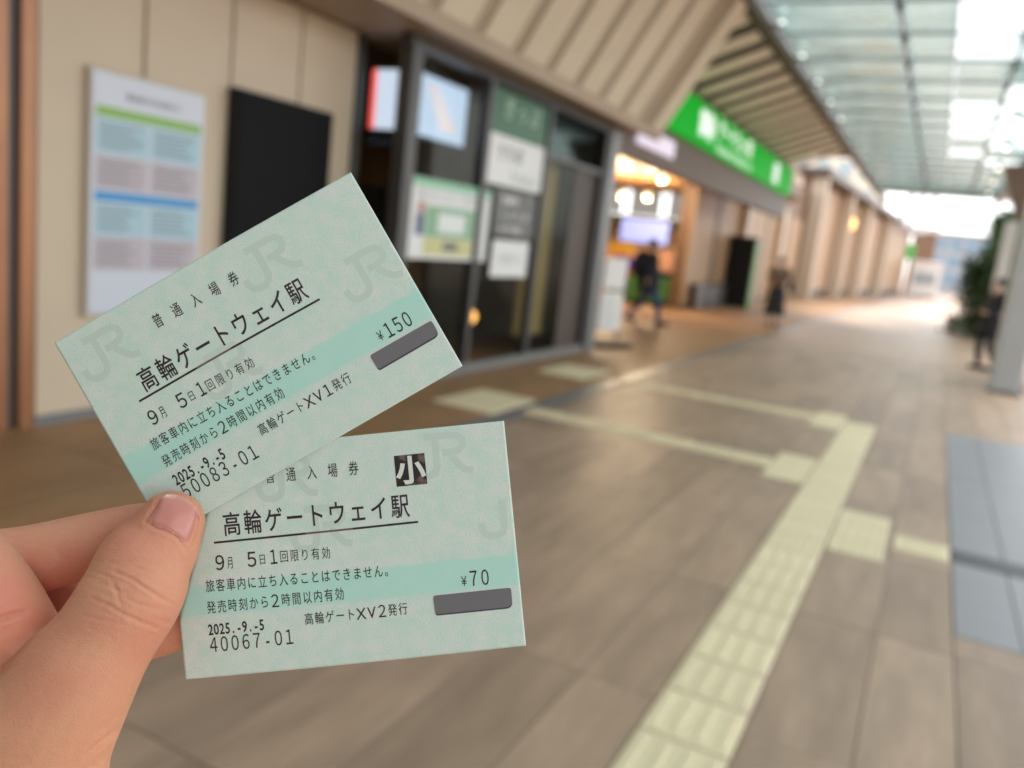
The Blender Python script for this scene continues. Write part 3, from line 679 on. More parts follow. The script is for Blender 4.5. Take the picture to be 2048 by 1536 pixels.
def person(label, loc, rz, h, pose, top, bottom, shoe, skirt=False, hem=None):
    t = thing('person', label, 'person', loc, rz)
    s = h / 1.72
    J = dict(pel=(0, 0, .92), abd=(0, 0, 1.1), che=(0, .0, 1.32), nec=(0, 0, 1.48), hed=(0, -.015, 1.56), top=(0, -.01, 1.66),
             sl=(-.18, 0, 1.42), sr=(.18, 0, 1.42), el=(-.25, .02, 1.16), er=(.25, .02, 1.16), wl=(-.26, -.06, .93), wr=(.26, -.06, .93), fl=(-.26, -.09, .83), fr=(.26, -.09, .83),
             hl=(-.09, 0, .88), hr=(.09, 0, .88), kl=(-.1, -.02, .49), kr=(.1, -.02, .49), al=(-.1, .03, .09), ar=(.1, .03, .09), tl=(-.11, -.13, .04), tr=(.11, -.13, .04))
    J.update(pose); P = {k: Vector(v) * s for k, v in J.items()}
    rad = dict(pel=(.13, .1), abd=(.125, .095), che=(.15, .11), nec=(.055, .06), hed=(.078, .095), top=(.06, .075), sl=(.06, .06), sr=(.06, .06), el=(.042, .042), er=(.042, .042), wl=(.028, .03), wr=(.028, .03), fl=(.026, .042), fr=(.026, .042),
               hl=(.085, .085), hr=(.085, .085), kl=(.055, .055), kr=(.055, .055), al=(.04, .045), ar=(.04, .045), tl=(.035, .03), tr=(.035, .03))
    nod = lambda ks, g: {k: (P[k], rad[k][0] * s * g, rad[k][1] * s * g) for k in ks}
    E = [('pel', 'abd'), ('abd', 'che'), ('che', 'nec'), ('nec', 'hed'), ('hed', 'top'), ('che', 'sl'), ('che', 'sr'), ('sl', 'el'), ('sr', 'er'), ('el', 'wl'), ('er', 'wr'), ('wl', 'fl'), ('wr', 'fr'),
         ('pel', 'hl'), ('pel', 'hr'), ('hl', 'kl'), ('hr', 'kr'), ('kl', 'al'), ('kr', 'ar'), ('al', 'tl'), ('ar', 'tr')]
    link('body', skin_mesh('body', nod(list(P), .93), E), M_skin, t)
    ks = ['pel', 'abd', 'che', 'sl', 'sr', 'el', 'er', 'wl', 'wr']; jn = nod(ks, 1.45)
    for k_, r_ in (('pel', .19), ('abd', .20), ('che', .225)): jn[k_] = (P[k_], r_ * s, r_ * .82 * s)
    je = [e for e in E if e[0] in ks and e[1] in ks]
    link('jacket', skin_mesh('jacket', jn, je), top, t)
    def flare(name, prof, m):
        b = MB(); n = 20; rings = []
        for (r, z) in prof: rings.append([b.bm.verts.new((math.cos(6.2832 * i / n) * r * s * (1 + .04 * (i % 2)), math.sin(6.2832 * i / n) * r * .8 * s, z * s)) for i in range(n)])
        for a, c in zip(rings[:-1], rings[1:]):
            for i in range(n): b.bm.faces.new((a[i], a[(i + 1) % n], c[(i + 1) % n], c[i]))
        b.build(name, m, t, smooth=True)
    if hem: flare('coat_tail', [(.2, 1.2), (.25, 1.02), (.27, .86), (.285, hem)], top)
    if skirt: flare('skirt', [(.15, 1.02), (.2, .88), (.225, .55), (.27, .27)], bottom)
    else:
        ks = ['pel', 'hl', 'hr', 'kl', 'kr', 'al', 'ar']; link('trousers', skin_mesh('trousers', nod(ks, 1.35), [e for e in E if e[0] in ks and e[1] in ks]), bottom, t)
    for a, c in (('al', 'tl'), ('ar', 'tr')): MB().bar(P[a] + Vector((0, .06 * s, -.045 * s)), P[c] + Vector((0, -.05 * s, 0)), .1 * s, .085 * s).build('shoe', shoe, t)
    hp = P['hed'] * .4 + P['top'] * .6
    MB().ball(hp + Vector((0, .042 * s, .035 * s)), .103 * s, .93, .95, .95, sub=3).build('hair', M_hair, t, smooth=True)
    f = MB(); hd = P['hed'] + Vector((0, 0, .03 * s))
    f.ball(hd + Vector((0, -.1 * s, -.012 * s)), .016 * s, .8, 1, 1.3, 1)
    f.ball(hd + Vector((-.085 * s, .01 * s, 0)), .02 * s, .5, 1, 1.4, 1).ball(hd + Vector((.085 * s, .01 * s, 0)), .02 * s, .5, 1, 1.4, 1).build('nose_and_ears', M_skin, t)
    e = MB(); e.ball(hd + Vector((-.033 * s, -.088 * s, .02 * s)), .01 * s, 1.3, .6, .7, 1).ball(hd + Vector((.033 * s, -.088 * s, .02 * s)), .01 * s, 1.3, .6, .7, 1).box((hd.x - .025 * s, hd.x + .025 * s), (hd.y - .089 * s, hd.y - .083 * s), (hd.z - .062 * s, hd.z - .052 * s)).build('eyes_and_mouth', M_hair, t)
    return t, P, s
M_jk = mat('black_cloth', C(.012, .012, .015), .8); M_jean = mat('blue_denim', C(.035, .055, .14), .8, var=.2, scale=12)
M_khaki = mat('brown_cloth', C(.16, .115, .085), .8, var=.2, scale=9); M_dkt = mat('dark_trousers', C(.03, .028, .03), .8); M_shoe = mat('shoe_black', C(.02, .02, .022), .6)
walk_l = dict(kl=(-.1, -.2, .5), al=(-.1, -.27, .1), tl=(-.11, -.43, .06), kr=(.1, .03, .49), ar=(.1, .33, .16), tr=(.1, .22, .05), el=(-.27, .1, 1.16), wl=(-.27, .1, .93), fl=(-.27, .08, .83), er=(.27, -.05, 1.15), wr=(.27, -.2, .96), fr=(.26, -.26, .88))
t, P, s = person('man in a black jacket and blue jeans striding across the entrance with a dark backpack', (-5.18, 16.2, 0), math.radians(118), 1.70, walk_l, M_jk, M_jean, M_shoe, hem=.74)
MB().ball((0, .2 * s, 1.2 * s), .27 * s, .85, .75, 1.15, 3).build('backpack', M_jk, t, smooth=True)
t, P, s = person('woman in a brown top and long black skirt looking at a phone on the walkway', (-3.5, 21.2, 0), math.radians(12), 1.68,
    dict(el=(-.27, 0, 1.17), wl=(-.1, -.22, 1.18), fl=(-.04, -.27, 1.22), er=(.27, 0, 1.17), wr=(.1, -.22, 1.18), fr=(.05, -.27, 1.22), hed=(0, -.03, 1.55), top=(0, -.045, 1.65)), M_khaki, M_jk, M_shoe, True)
MB().box((-.04 * s, .04 * s), (-.32 * s, -.31 * s), (1.17 * s, 1.33 * s), bev=.004).build('phone', M_blk2, t)
MB().ball((.29 * s, .05, 1.02 * s), .13 * s, .6, 1.1, 1, 2).bar((.18 * s, 0, 1.46 * s), (.29 * s, .03, 1.12 * s), .02).build('shoulder_bag', M_jk, t)
t, P, s = person('man in dark clothes leaning at the thick grey column, seen from the side', (.98, 17.7, 0), math.radians(-60), 1.70,
    dict(wl=(-.1, -.22, 1.1), fl=(-.02, -.27, 1.12), wr=(.12, -.2, 1.06), fr=(.04, -.26, 1.08), kl=(-.1, -.1, .49), al=(-.12, -.02, .09), ar=(.12, .16, .09), tr=(.12, .0, .04)), mat('charcoal_cloth', C(.018, .017, .022), .8), M_dkt, M_shoe, hem=.72)
MB().ball((.02, -.14 * s, .93 * s), .14 * s, 1.1, .6, 1, 2).build('bag', M_blk2, t)
t, P, s = person('person in a dark coat and blue trousers at the right of the thick column', (1.31, 15.0, 0), math.radians(-75), 1.72,
    dict(el=(-.3, -.08, 1.18), wl=(-.2, -.3, 1.1), fl=(-.14, -.36, 1.12), kl=(-.1, -.14, .5), al=(-.1, -.1, .09), tl=(-.1, -.26, .04)), M_jk, mat('royal_blue_cloth', C(.02, .07, .3), .8), M_shoe, hem=.72)

# ------------------------------------------------------------------ the two tickets
def paper_mat():
    m = bpy.data.materials.new('mint_paper'); m.use_nodes = True; t = m.node_tree; b = t.nodes['Principled BSDF']; L = t.links.new
    N = t.nodes.new; tc = N('ShaderNodeTexCoord')
    def math_(op, a=None, v=None, c=None):
        n = N('ShaderNodeMath'); n.operation = op
        if a is not None: L(a, n.inputs[0])
        if v is not None:
            if hasattr(v, 'links'): L(v, n.inputs[1])
            else: n.inputs[1].default_value = v
        if c is not None: n.inputs[2].default_value = c
        return n.outputs[0]
    # guilloche: rosettes of rings on a lattice, warped by noise
    nz = N('ShaderNodeTexNoise'); nz.inputs['Scale'].default_value = 420; nz.inputs['Detail'].default_value = 2; L(tc.outputs['Object'], nz.inputs['Vector'])
    wv = N('ShaderNodeVectorMath'); wv.operation = 'MULTIPLY_ADD'; L(nz.outputs['Color'], wv.inputs[0]); wv.inputs[1].default_value = (.0011, .0011, .0011); L(tc.outputs['Object'], wv.inputs[2])
    vo = N('ShaderNodeTexVoronoi'); vo.inputs['Scale'].default_value = 250; vo.inputs['Randomness'].default_value = .35; L(wv.outputs[0], vo.inputs['Vector'])
    rings = math_('SINE', math_('MULTIPLY', vo.outputs['Distance'], 34.0))
    w = N('ShaderNodeTexWave'); w.inputs['Scale'].default_value = 500; w.inputs['Distortion'].default_value = 9; w.inputs['Detail'].default_value = 2; w.inputs['Detail Scale'].default_value = 1.2; L(tc.outputs['Object'], w.inputs['Vector'])
    n2 = N('ShaderNodeTexNoise'); n2.inputs['Scale'].default_value = 260; n2.inputs['Detail'].default_value = 3; L(tc.outputs['Object'], n2.inputs['Vector'])
    f = math_('ADD', math_('MULTIPLY', rings, .17), math_('MULTIPLY', w.outputs['Fac'], .30))
    f = math_('ADD', f, math_('MULTIPLY', n2.outputs['Fac'], 1.3)); f = math_('SUBTRACT', f, .32)
    r1 = N('ShaderNodeValToRGB'); r1.color_ramp.elements[0].position = .2; r1.color_ramp.elements[1].position = .8
    r1.color_ramp.elements[0].color = C(.535, .725, .645); r1.color_ramp.elements[1].color = C(.70, .745, .70); L(f, r1.inputs['Fac'])
    # teal band across the ticket, slightly feathered edges
    sp = N('ShaderNodeSeparateXYZ'); L(tc.outputs['Object'], sp.inputs[0])
    yy = math_('ADD', sp.outputs['Y'], math_('MULTIPLY', math_('SUBTRACT', n2.outputs['Fac'], .5), .0012) )
    a_ = N('ShaderNodeMapRange'); a_.inputs['From Min'].default_value = -.0416; a_.inputs['From Max'].default_value = -.0408; L(yy, a_.inputs['Value'])
    c_ = N('ShaderNodeMapRange'); c_.inputs['From Min'].default_value = -.0330; c_.inputs['From Max'].default_value = -.0338; L(yy, c_.inputs['Value'])
    band = math_('MULTIPLY', a_.outputs[0], c_.outputs[0])
    r2 = N('ShaderNodeValToRGB'); r2.color_ramp.elements[0].color = C(.43, .74, .66); r2.color_ramp.elements[1].color = C(.495, .755, .67); L(f, r2.inputs['Fac'])
    mx = N('ShaderNodeMix'); mx.data_type = 'RGBA'; L(band, mx.inputs['Factor']); L(r1.outputs[0], mx.inputs['A']); L(r2.outputs[0], mx.inputs['B'])
    L(mx.outputs['Result'], b.inputs['Base Color']); b.inputs['Roughness'].default_value = .55; b.inputs['Specular IOR Level'].default_value = .3
    fb = N('ShaderNodeTexNoise'); fb.inputs['Scale'].default_value = 1800; L(tc.outputs['Object'], fb.inputs['Vector'])
    bp = N('ShaderNodeBump'); bp.inputs['Strength'].default_value = .12; bp.inputs['Distance'].default_value = .0002; L(fb.outputs['Fac'], bp.inputs['Height']); L(bp.outputs[0], b.inputs['Normal'])
    return m
M_paper = paper_mat()
M_print = mat('black_print', C(.030, .018, .022), .5, var=.75, scale=520); M_printl = mat('worn_print', C(.16, .10, .10), .5)
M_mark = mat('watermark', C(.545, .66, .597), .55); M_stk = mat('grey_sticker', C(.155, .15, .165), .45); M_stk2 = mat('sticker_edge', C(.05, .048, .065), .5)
class Ticket:
    def __init__(s, label, TL, TR, BL, d, bend, fold=None):
        s.d = d; s.k = d / FPX
        tl, tr, bl = (np.array(p, float) for p in (TL, TR, BL))
        s.w = np.linalg.norm(tr - tl); s.h = np.linalg.norm(bl - tl)
        s.U = (tr - tl) / s.w; s.V = np.array([-s.U[1], s.U[0]]); s.tl = tl
        x = R @ np.array([s.U[0], s.U[1], 0]); y = -(R @ np.array([s.V[0], s.V[1], 0])); z = R @ np.array([0, 0, -1.])
        o = cam3(tl[0], tl[1], d)
        s.bend = bend; s.fold = fold
        W_, H_ = s.w * s.k, s.h * s.k
        nx, ny = 172, 112
        V = [s.pos(W_ * i / nx, -H_ * j / ny) for j in range(ny + 1) for i in range(nx + 1)]
        F = [(j * (nx + 1) + i, (j + 1) * (nx + 1) + i, (j + 1) * (nx + 1) + i + 1, j * (nx + 1) + i + 1) for j in range(ny) for i in range(nx)]
        me = bpy.data.meshes.new('ticket'); me.from_pydata(V, [], F); me.update()
        me.polygons.foreach_set('use_smooth', [True] * len(F))
        s.o = link('ticket', me, M_paper); s.o.matrix_world = Matrix(((x[0], y[0], z[0], o[0]), (x[1], y[1], z[1], o[1]), (x[2], y[2], z[2], o[2]), (0, 0, 0, 1)))
        so_ = s.o.modifiers.new('thickness', 'SOLIDIFY'); so_.thickness = .00024; so_.offset = -1
        tag(s.o, label, 'ticket', 'paper tickets held in the hand')
    def uv(s, p):
        q = np.array(p, float) - s.tl; return float(q @ s.U) * s.k, -float(q @ s.V) * s.k
    def pos(s, x, y, h=0.0):
        W_ = s.w * s.k; u = x / W_ - .45
        z = h - s.bend * u * u
        if s.fold:
            (ax, ay), (bx, by) = s.fold; dx, dy = bx - ax, by - ay; l = math.hypot(dx, dy)
            e = ((y - ay) * dx - (x - ax) * dy) / l       # >0 on the folded side
            if e > 0: z -= e * 1.15
        return (x, y, z)
    def line(s, txt, a, b, h, w=None, off=0.0, m=None, cell=.93, hs=None, narrow=False):
        (x0, y0), (x1, y1) = s.uv(a), s.uv(b); n = len(txt) - 1
        it = []
        for i, c in enumerate(txt):
            k = i / n if n else 0
            asc = ord(c) < 0x100; fw_ = c in '0123456789' and not narrow
            if fw_: c = chr(ord(c) + 0xFEE0)
            hh = (hs or {}).get(i, h); sy = hh * s.k / (.73 if asc else cell); ww = (w or h)
            sx = ww * s.k / (.64 if fw_ else .62 if asc else cell)
            it.append((c, x0 + (x1 - x0) * k, y0 + (y1 - y0) * k, sx, sy, off))
        link('lettering', letters(it, lambda x, y: s.pos(x, y, .00006)), m or M_print, s.o)['kind'] = 'stuff'
    def strip(s, name, a, b, t, m, h=.00006):
        (x0, y0), (x1, y1) = s.uv(a), s.uv(b); d_ = Vector((x1 - x0, y1 - y0)); n = Vector((-d_.y, d_.x)).normalized() * t * s.k / 2
        k = 40; V = []; F = []
        for i in range(k + 1):
            p = Vector((x0, y0)) + d_ * i / k; V += [s.pos(*(p + n), h), s.pos(*(p - n), h)]
            if i: F.append((2 * i - 2, 2 * i - 1, 2 * i + 1, 2 * i))
        me = bpy.data.meshes.new(name); me.from_pydata(V, [], F); me.update(); link(name, me, m, s.o)
    def ribbon(s, name, paths, p, size, t, m):
        ox, oy = s.uv(p); V = []; F = []
        for pl_ in paths:
            n = len(pl_); b0 = len(V)
            for i, q in enumerate(pl_):
                q = Vector(q); a_ = Vector(pl_[max(0, i - 1)]); c_ = Vector(pl_[min(n - 1, i + 1)]); d_ = (c_ - a_).normalized(); nn = Vector((-d_.y, d_.x)) * t / 2
                for g in (q + nn, q - nn): V.append(s.pos(ox + g.x * size * s.k, oy + g.y * size * s.k, .00003))
                if i: F.append((b0 + 2 * i - 2, b0 + 2 * i - 1, b0 + 2 * i + 1, b0 + 2 * i))
        me = bpy.data.meshes.new(name); me.from_pydata(V, [], F); me.update(); link(name, me, m, s.o)
    def sticker(s, c):
        q = [Vector(s.uv(p)) for p in c]
        def rnd(q, r):
            out = []
            for i in range(4):
                a_, b_, c_ = q[i - 1], q[i], q[(i + 1) % 4]; rr = r if i in (2,) else r * .45
                for t_ in (0, .25, .5, .75, 1):
                    p0 = b_ + (a_ - b_).normalized() * rr; p2 = b_ + (c_ - b_).normalized() * rr
                    out.append(p0 * (1 - t_) ** 2 + b_ * 2 * t_ * (1 - t_) + p2 * t_ ** 2)
            return out
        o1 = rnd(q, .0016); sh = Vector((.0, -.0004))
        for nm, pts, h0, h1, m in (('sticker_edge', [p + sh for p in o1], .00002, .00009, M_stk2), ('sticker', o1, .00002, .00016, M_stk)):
            n = len(pts); V = [s.pos(p.x, p.y, h1) for p in pts] + [s.pos(p.x, p.y, h0) for p in pts]
            F = [tuple(range(n))] + [(i, n + i, n + (i + 1) % n, (i + 1) % n) for i in range(n)]
            me = bpy.data.meshes.new(nm); me.from_pydata(V, [], F); me.update(); link(nm, me, m, s.o)
JR = [[(0, .34), (.01, .2), (.06, .08), (.18, .0), (.38, .0), (.5, .06), (.56, .2), (.56, .5), (.56, .86)],
      [(.30, .95), (.9, .95), (1.12, .92), (1.22, .82), (1.22, .66), (1.12, .56), (.9, .53), (.72, .53)],
      [(.92, .45), (1.08, .22), (1.22, .08), (1.42, .03)]]
T1 = Ticket('upper mint green paper ticket printed with the price 150 yen, tilted up to the right', (105, 685), (700, 342), (341, 1068), .2050, .0040)
for p in ((505, 585), (705, 605), (180, 765), (425, 800)): T1.ribbon('watermark', JR, p, 82, .17, M_mark)
T1.line('普通入場券', (315.6, 641), (466.8, 557.9), 29, 19, .004)
T1.line('高輪ゲートウェイ駅', (294.8, 757.3), (592.5, 583.7), 48, 35, .01)
T1.strip('underline', (277, 803), (392, 737), 4.2, M_print); T1.strip('underline', (392, 737), (462, 697), 4.0, M_printl); T1.strip('underline', (462, 697), (639, 598), 4.2, M_print)
T1.line('9', (305.4, 834.6), (305.4, 834.6), 29, 21, .008); T1.line('月', (325, 824), (325, 824), 25, 13)
T1.line('5', (363, 801), (363, 801), 29, 21, .008); T1.line('日', (383, 792), (383, 792), 21, 15)
T1.line('1', (402, 778), (402, 778), 28, 16, .008); T1.line('回限り有効', (420.5, 770), (498.8, 726.8), 24, 17, 0)
T1.line('旅客車内に立ち入ることはできません。', (308.9, 887.3), (628.8, 706.9), 25, 17.5, .002)
T1.line('発売時刻から2時間以内有効', (332.3, 921.3), (558.5, 787.7), 25, 17.5, .002)
T1.line('高輪ゲートXV1発行', (525.7, 858), (692.2, 758.2), 24, 17.5, .004)
T1.line('2025.-9.-5', (350.5, 959.5), (443, 907.5), 23, 13, .02, narrow=True)
T1.line('50083-01', (371, 982), (505.8, 904.9), 29, 17, .004)
T1.line('¥', (760, 671), (760, 671), 20, 12.5, 0); T1.line('150', (776.6, 659.5), (812.9, 638), 30, 17, .006)
T1.sticker([(739, 711), (862, 640), (877, 668), (756, 739)])
t2TL = (324, 909)
def flat_uv(p, tl, tr, k):
    u = np.array(tr, float) - tl; u /= np.linalg.norm(u); q = np.array(p, float) - tl
    return float(q @ u) * k, -float(q @ np.array([-u[1], u[0]])) * k
fa, fb_ = (flat_uv(p, t2TL, (1008, 842), .2060 / FPX) for p in ((404, 1068), (360, 1232)))
T2 = Ticket('lower mint green paper ticket printed with the price 70 yen and a square child mark', t2TL, (1008, 842), (368, 1361), .2060, .0036, fold=(fb_, fa))
for p in ((830, 955), (590, 1100), (520, 1000)): T2.ribbon('watermark', JR, p, 82, .17, M_mark)
T2.ribbon('watermark', JR[:1], (965, 1075), 82, .17, M_mark)
T2.line('普通入場券', (540, 953), (707, 937), 28, 19, .004)
T2.line('高輪ゲートウェイ駅', (463, 1049), (800, 1013), 47, 35, .01)
T2.strip('underline', (427, 1086), (612, 1067), 4.2, M_print); T2.strip('underline', (612, 1067), (706, 1057.5), 4.0, M_printl); T2.strip('underline', (706, 1057.5), (836, 1044), 4.2, M_print)
T2.line('9', (439, 1126), (439, 1126), 29, 21, .008); T2.line('月', (460, 1126), (460, 1126), 25, 13)
T2.line('5', (503.5, 1119), (503.5, 1119), 29, 21, .008); T2.line('日', (524.6, 1119), (524.6, 1119), 21, 15)
T2.line('1', (547, 1114), (547, 1114), 28, 16, .008); T2.line('回限り有効', (568, 1113), (652, 1106), 24, 17, 0)
T2.line('旅客車内に立ち入ることはできません。', (419, 1173), (778, 1141), 25, 17.5, .002)
T2.line('発売時刻から2時間以内有効', (421.5, 1216), (679, 1188), 25, 17.5, .002)
T2.line('高輪ゲートXV2発行', (618, 1238), (806, 1218), 24, 17.5, .004)
T2.line('2025.-9.-5', (420, 1260), (523, 1249.5), 22, 13, .02, narrow=True)
T2.line('40067-01', (426, 1291), (578.5, 1274), 29, 17, .004)
T2.line('¥', (928, 1163), (928, 1163), 20, 12.5, 0); T2.line('70', (947, 1158), (970, 1156), 30, 17, .006)
T2.sticker([(866, 1192), (1022, 1177), (1025, 1215), (871, 1229)])
# square child mark: white character on a worn black square
def mark_mat():
    m = bpy.data.materials.new('worn_black'); m.use_nodes = True; t = m.node_tree; b = t.nodes['Principled BSDF']
    tc = t.nodes.new('ShaderNodeTexCoord'); n = t.nodes.new('ShaderNodeTexNoise'); n.inputs['Scale'].default_value = 230; n.inputs['Detail'].default_value = 6; r = t.nodes.new('ShaderNodeValToRGB')
    r.color_ramp.elements[0].position = .50; r.color_ramp.elements[1].position = .60; r.color_ramp.elements[0].color = C(.014, .009, .011); r.color_ramp.elements[1].color = C(.15, .105, .09)
    t.links.new(tc.outputs['Object'], n.inputs[0]); t.links.new(n.outputs['Fac'], r.inputs[0]); t.links.new(r.outputs[0], b.inputs['Base Color']); b.inputs['Roughness'].default_value = .5; return m
T2.strip('child_mark', (790.5, 943), (851.5, 937), 62, mark_mat(), .00005)
cm_ = [c for c in T2.o.children if c.name.startswith('child_mark')][0]
T2.line('小', (821, 940.5), (821, 940.5), 54, 54, .035, mat('mark_white', C(.70, .74, .69), .5))
for o_ in T2.o.children:
    if o_.name.startswith('lettering') and o_.data.materials[0].name == 'mark_white':
        for v in o_.data.vertices: v.co.z += .00006
        o_.parent = cm_

# ------------------------------------------------------------------ the hand that holds them
def hand_mesh():
    b = bmesh.new()
    zc = R @ np.array([0, 0, 1.])
    def tube(nodes, n=20, per=7):
        P = [np.array([*cam3(x, y, d), r * d / FPX, k]) for x, y, d, r, k in nodes]
        Q = [2 * P[0] - P[1]] + P + [2 * P[-1] - P[-2]]; pts = []
        for i in range(1, len(Q) - 2):
            for j in range(per):
                t = j / per; p0, p1, p2, p3 = Q[i - 1:i + 3]
                pts.append(.5 * (2 * p1 + (p2 - p0) * t + (2 * p0 - 5 * p1 + 4 * p2 - p3) * t * t + (3 * p1 - p0 - 3 * p2 + p3) * t ** 3))
        pts.append(P[-1]); rings = []
        for i, p in enumerate(pts):
            ax = pts[min(i + 1, len(pts) - 1)][:3] - pts[max(i - 1, 0)][:3]; ax /= np.linalg.norm(ax)
            w = np.cross(ax, zc); w /= np.linalg.norm(w); dd = np.cross(w, ax)
            rings.append((p, ax, w, dd))
        # round ends
        def cap(p, ax, w, dd, sgn):
            out = []
            for a in (30, 55, 75):
                c, s_ = math.cos(math.radians(a)), math.sin(math.radians(a))
                q = p.copy(); q[:3] = p[:3] + sgn * ax * s_ * p[3] * .95; q[3] = p[3] * c; out.append((q, ax, w, dd))
            return out
        rings = cap(*rings[0], -1)[::-1] + rings + cap(*rings[-1], 1)
        R_ = []
        for p, ax, w, dd in rings:
            R_.append([b.verts.new(p[:3] + w * p[3] * math.cos(6.28318 * k / n) + dd * p[3] * p[4] * math.sin(6.28318 * k / n)) for k in range(n)])
        for a, c in zip(R_[:-1], R_[1:]):
            for k in range(n): b.faces.new((a[k], a[(k + 1) % n], c[(k + 1) % n], c[k]))
        b.faces.new(R_[0][::-1]); b.faces.new(R_[-1])
    for nodes in HAND: tube(nodes)
    bmesh.ops.recalc_face_normals(b, faces=b.faces)
    me = bpy.data.meshes.new('hand_raw'); b.to_mesh(me); b.free()
    o = bpy.data.objects.new('hand_raw', me); COL.objects.link(o)
    rm = o.modifiers.new('r', 'REMESH'); rm.mode = 'VOXEL'; rm.voxel_size = .00058
    dg = bpy.context.evaluated_depsgraph_get(); dg.update()
    r = bpy.data.meshes.new_from_object(o.evaluated_get(dg)); bpy.data.objects.remove(o)
    return r
HAND = [
    # thumb from tip to wrist
    [(343, 1045, .1978, 67, .86), (320, 1085, .1965, 81, .78), (289, 1130, .1945, 95, .78), (263, 1192, .1925, 101, .82), (213, 1270, .1910, 102, .84), (170, 1332, .190, 115, .86), (122, 1402, .190, 134, .86), (62, 1482, .191, 170, .8), (0, 1592, .194, 225, .7), (-70, 1740, .20, 250, .65)],
    # index finger: outer phalanges behind the tickets, then the phalanx coming back to the palm
    [(350, 1062, .2130, 50, .9), (290, 1062, .2140, 57, .95), (180, 1090, .2130, 65, 1), (60, 1120, .2105, 70, 1), (-60, 1140, .206, 76, 1)],
    [(-75, 1130, .2055, 80, 1), (-110, 1112, .203, 88, 1), (-118, 1085, .198, 86, 1)],
    [(-112, 1080, .199, 84, 1), (-60, 1150, .193, 92, 1), (-12, 1222, .192, 95, .95), (36, 1296, .200, 92, .95), (85, 1370, .208, 95, 1)],
    # middle finger behind, tip on the back of the lower ticket
    [(374, 1240, .2138, 50, .9), (300, 1260, .2150, 58, .95), (200, 1245, .2195, 74, 1), (100, 1215, .226, 84, 1), (0, 1200, .232, 90, 1), (-100, 1260, .228, 90, 1)],
    [(170, 1165, .236, 58, 1), (70, 1175, .238, 72, 1), (-60, 1195, .234, 84, 1)],
    # ring and little finger folded under the palm
    [(190, 1338, .236, 50, 1), (100, 1335, .240, 58, 1), (0, 1330, .243, 66, 1), (-100, 1340, .236, 80, 1)],
    [(130, 1428, .240, 44, 1), (50, 1425, .243, 50, 1), (-40, 1420, .243, 58, 1), (-110, 1420, .234, 75, 1)],
    # palm, wrist, forearm
    [(-110, 1250, .214, 110, .9), (-60, 1380, .212, 180, .7), (-50, 1520, .210, 220, .62), (-110, 1740, .208, 250, .6), (-260, 2150, .215, 235, .7), (-520, 2800, .235, 250, .85), (-900, 3700, .27, 280, .9)],
]
hme = hand_mesh()
nV = len(hme.vertices); co = np.empty(nV * 3); hme.vertices.foreach_get('co', co); co = co.reshape(-1, 3)
ne = len(hme.edges); ed = np.empty(ne * 2, dtype=np.int64); hme.edges.foreach_get('vertices', ed); ed = ed.reshape(-1, 2)
deg = np.bincount(ed.ravel(), minlength=nV).astype(float)
def lap(c, lam):
    s_ = np.zeros_like(c)
    for k in range(c.shape[1]): s_[:, k] = np.bincount(ed[:, 0], c[ed[:, 1], k], nV) + np.bincount(ed[:, 1], c[ed[:, 0], k], nV)
    return c + lam * (s_ / deg[:, None] - c)
for _ in range(20): co = lap(lap(co, .6), -.57)
for _ in range(5): co = lap(co, .5)
hme.vertices.foreach_set('co', co.ravel()); hme.update()
def normals():
    n = np.empty(nV * 3); hme.vertices.foreach_get('normal', n); return n.reshape(-1, 3)
def project(c):
    q = (c - np.array([0, 0, EYE])) @ R          # rows: camera right, down, forward
    return np.stack([CX + FPX * q[:, 0] / q[:, 2], CY + FPX * q[:, 1] / q[:, 2]], 1), q[:, 2]
def crease(pl_, depth, sig, front=.203):
    """press a fold line into the skin along a polyline"""
    global co
    A = np.array(pl_, float); pad = 3.2 * sig
    sel = np.where((PX[:, 0] > A[:, 0].min() - pad) & (PX[:, 0] < A[:, 0].max() + pad) & (PX[:, 1] > A[:, 1].min() - pad) & (PX[:, 1] < A[:, 1].max() + pad) & (DZ < front) & FACE)[0]
    if not len(sel): return
    px = PX[sel]; best = np.full(len(sel), 1e9); wt = np.ones(len(sel)); tot = len(A) - 1
    for i, (a, c) in enumerate(zip(A[:-1], A[1:])):
        d = c - a; t = np.clip(((px - a) @ d) / (d @ d), 0, 1); q = px - a - t[:, None] * d
        ds = np.sqrt((q ** 2).sum(1)); m = ds < best; best[m] = ds[m]; wt[m] = np.sin(np.pi * np.clip((i + t[m]) / tot, .12, .88)) ** .5
    g = np.exp(-(best / sig) ** 2) * wt - .35 * np.exp(-((best - 1.9 * sig) / sig) ** 2) * wt
    co[sel] -= NRM[sel] * (g * depth)[:, None]
PX, DZ = project(co); NRM = normals(); FACE = NRM @ (-(R @ np.array([0, 0, 1.]))) > .05
Z = lambda *q: [(x / 2.577, 940 + y / 2.577) for x, y in q]
rc = random.Random(11)
for i in range(26):       # fine skin lines across the joint
    cx_, cy_ = rc.uniform(500, 880), rc.uniform(455, 850); l_ = rc.uniform(45, 130); sl_ = rc.uniform(.25, .6)
    crease(Z((cx_ - l_, cy_ - l_ * sl_ * .8), (cx_, cy_), (cx_ + l_, cy_ + l_ * sl_ * .75)), rc.uniform(.00006, .00016), rc.uniform(2.2, 3.2))
for i in range(14):       # and across the ball of the thumb
    cx_, cy_ = rc.uniform(420, 620), rc.uniform(1230, 1560); l_ = rc.uniform(40, 90)
    crease(Z((cx_ - l_, cy_ + l_ * .8), (cx_, cy_), (cx_ + l_, cy_ - l_ * .9)), rc.uniform(.00006, .00015), rc.uniform(2.5, 4))
crease(Z((590, 525), (680, 560), (740, 600), (800, 640), (850, 670), (895, 692)), .00055, 3.4)
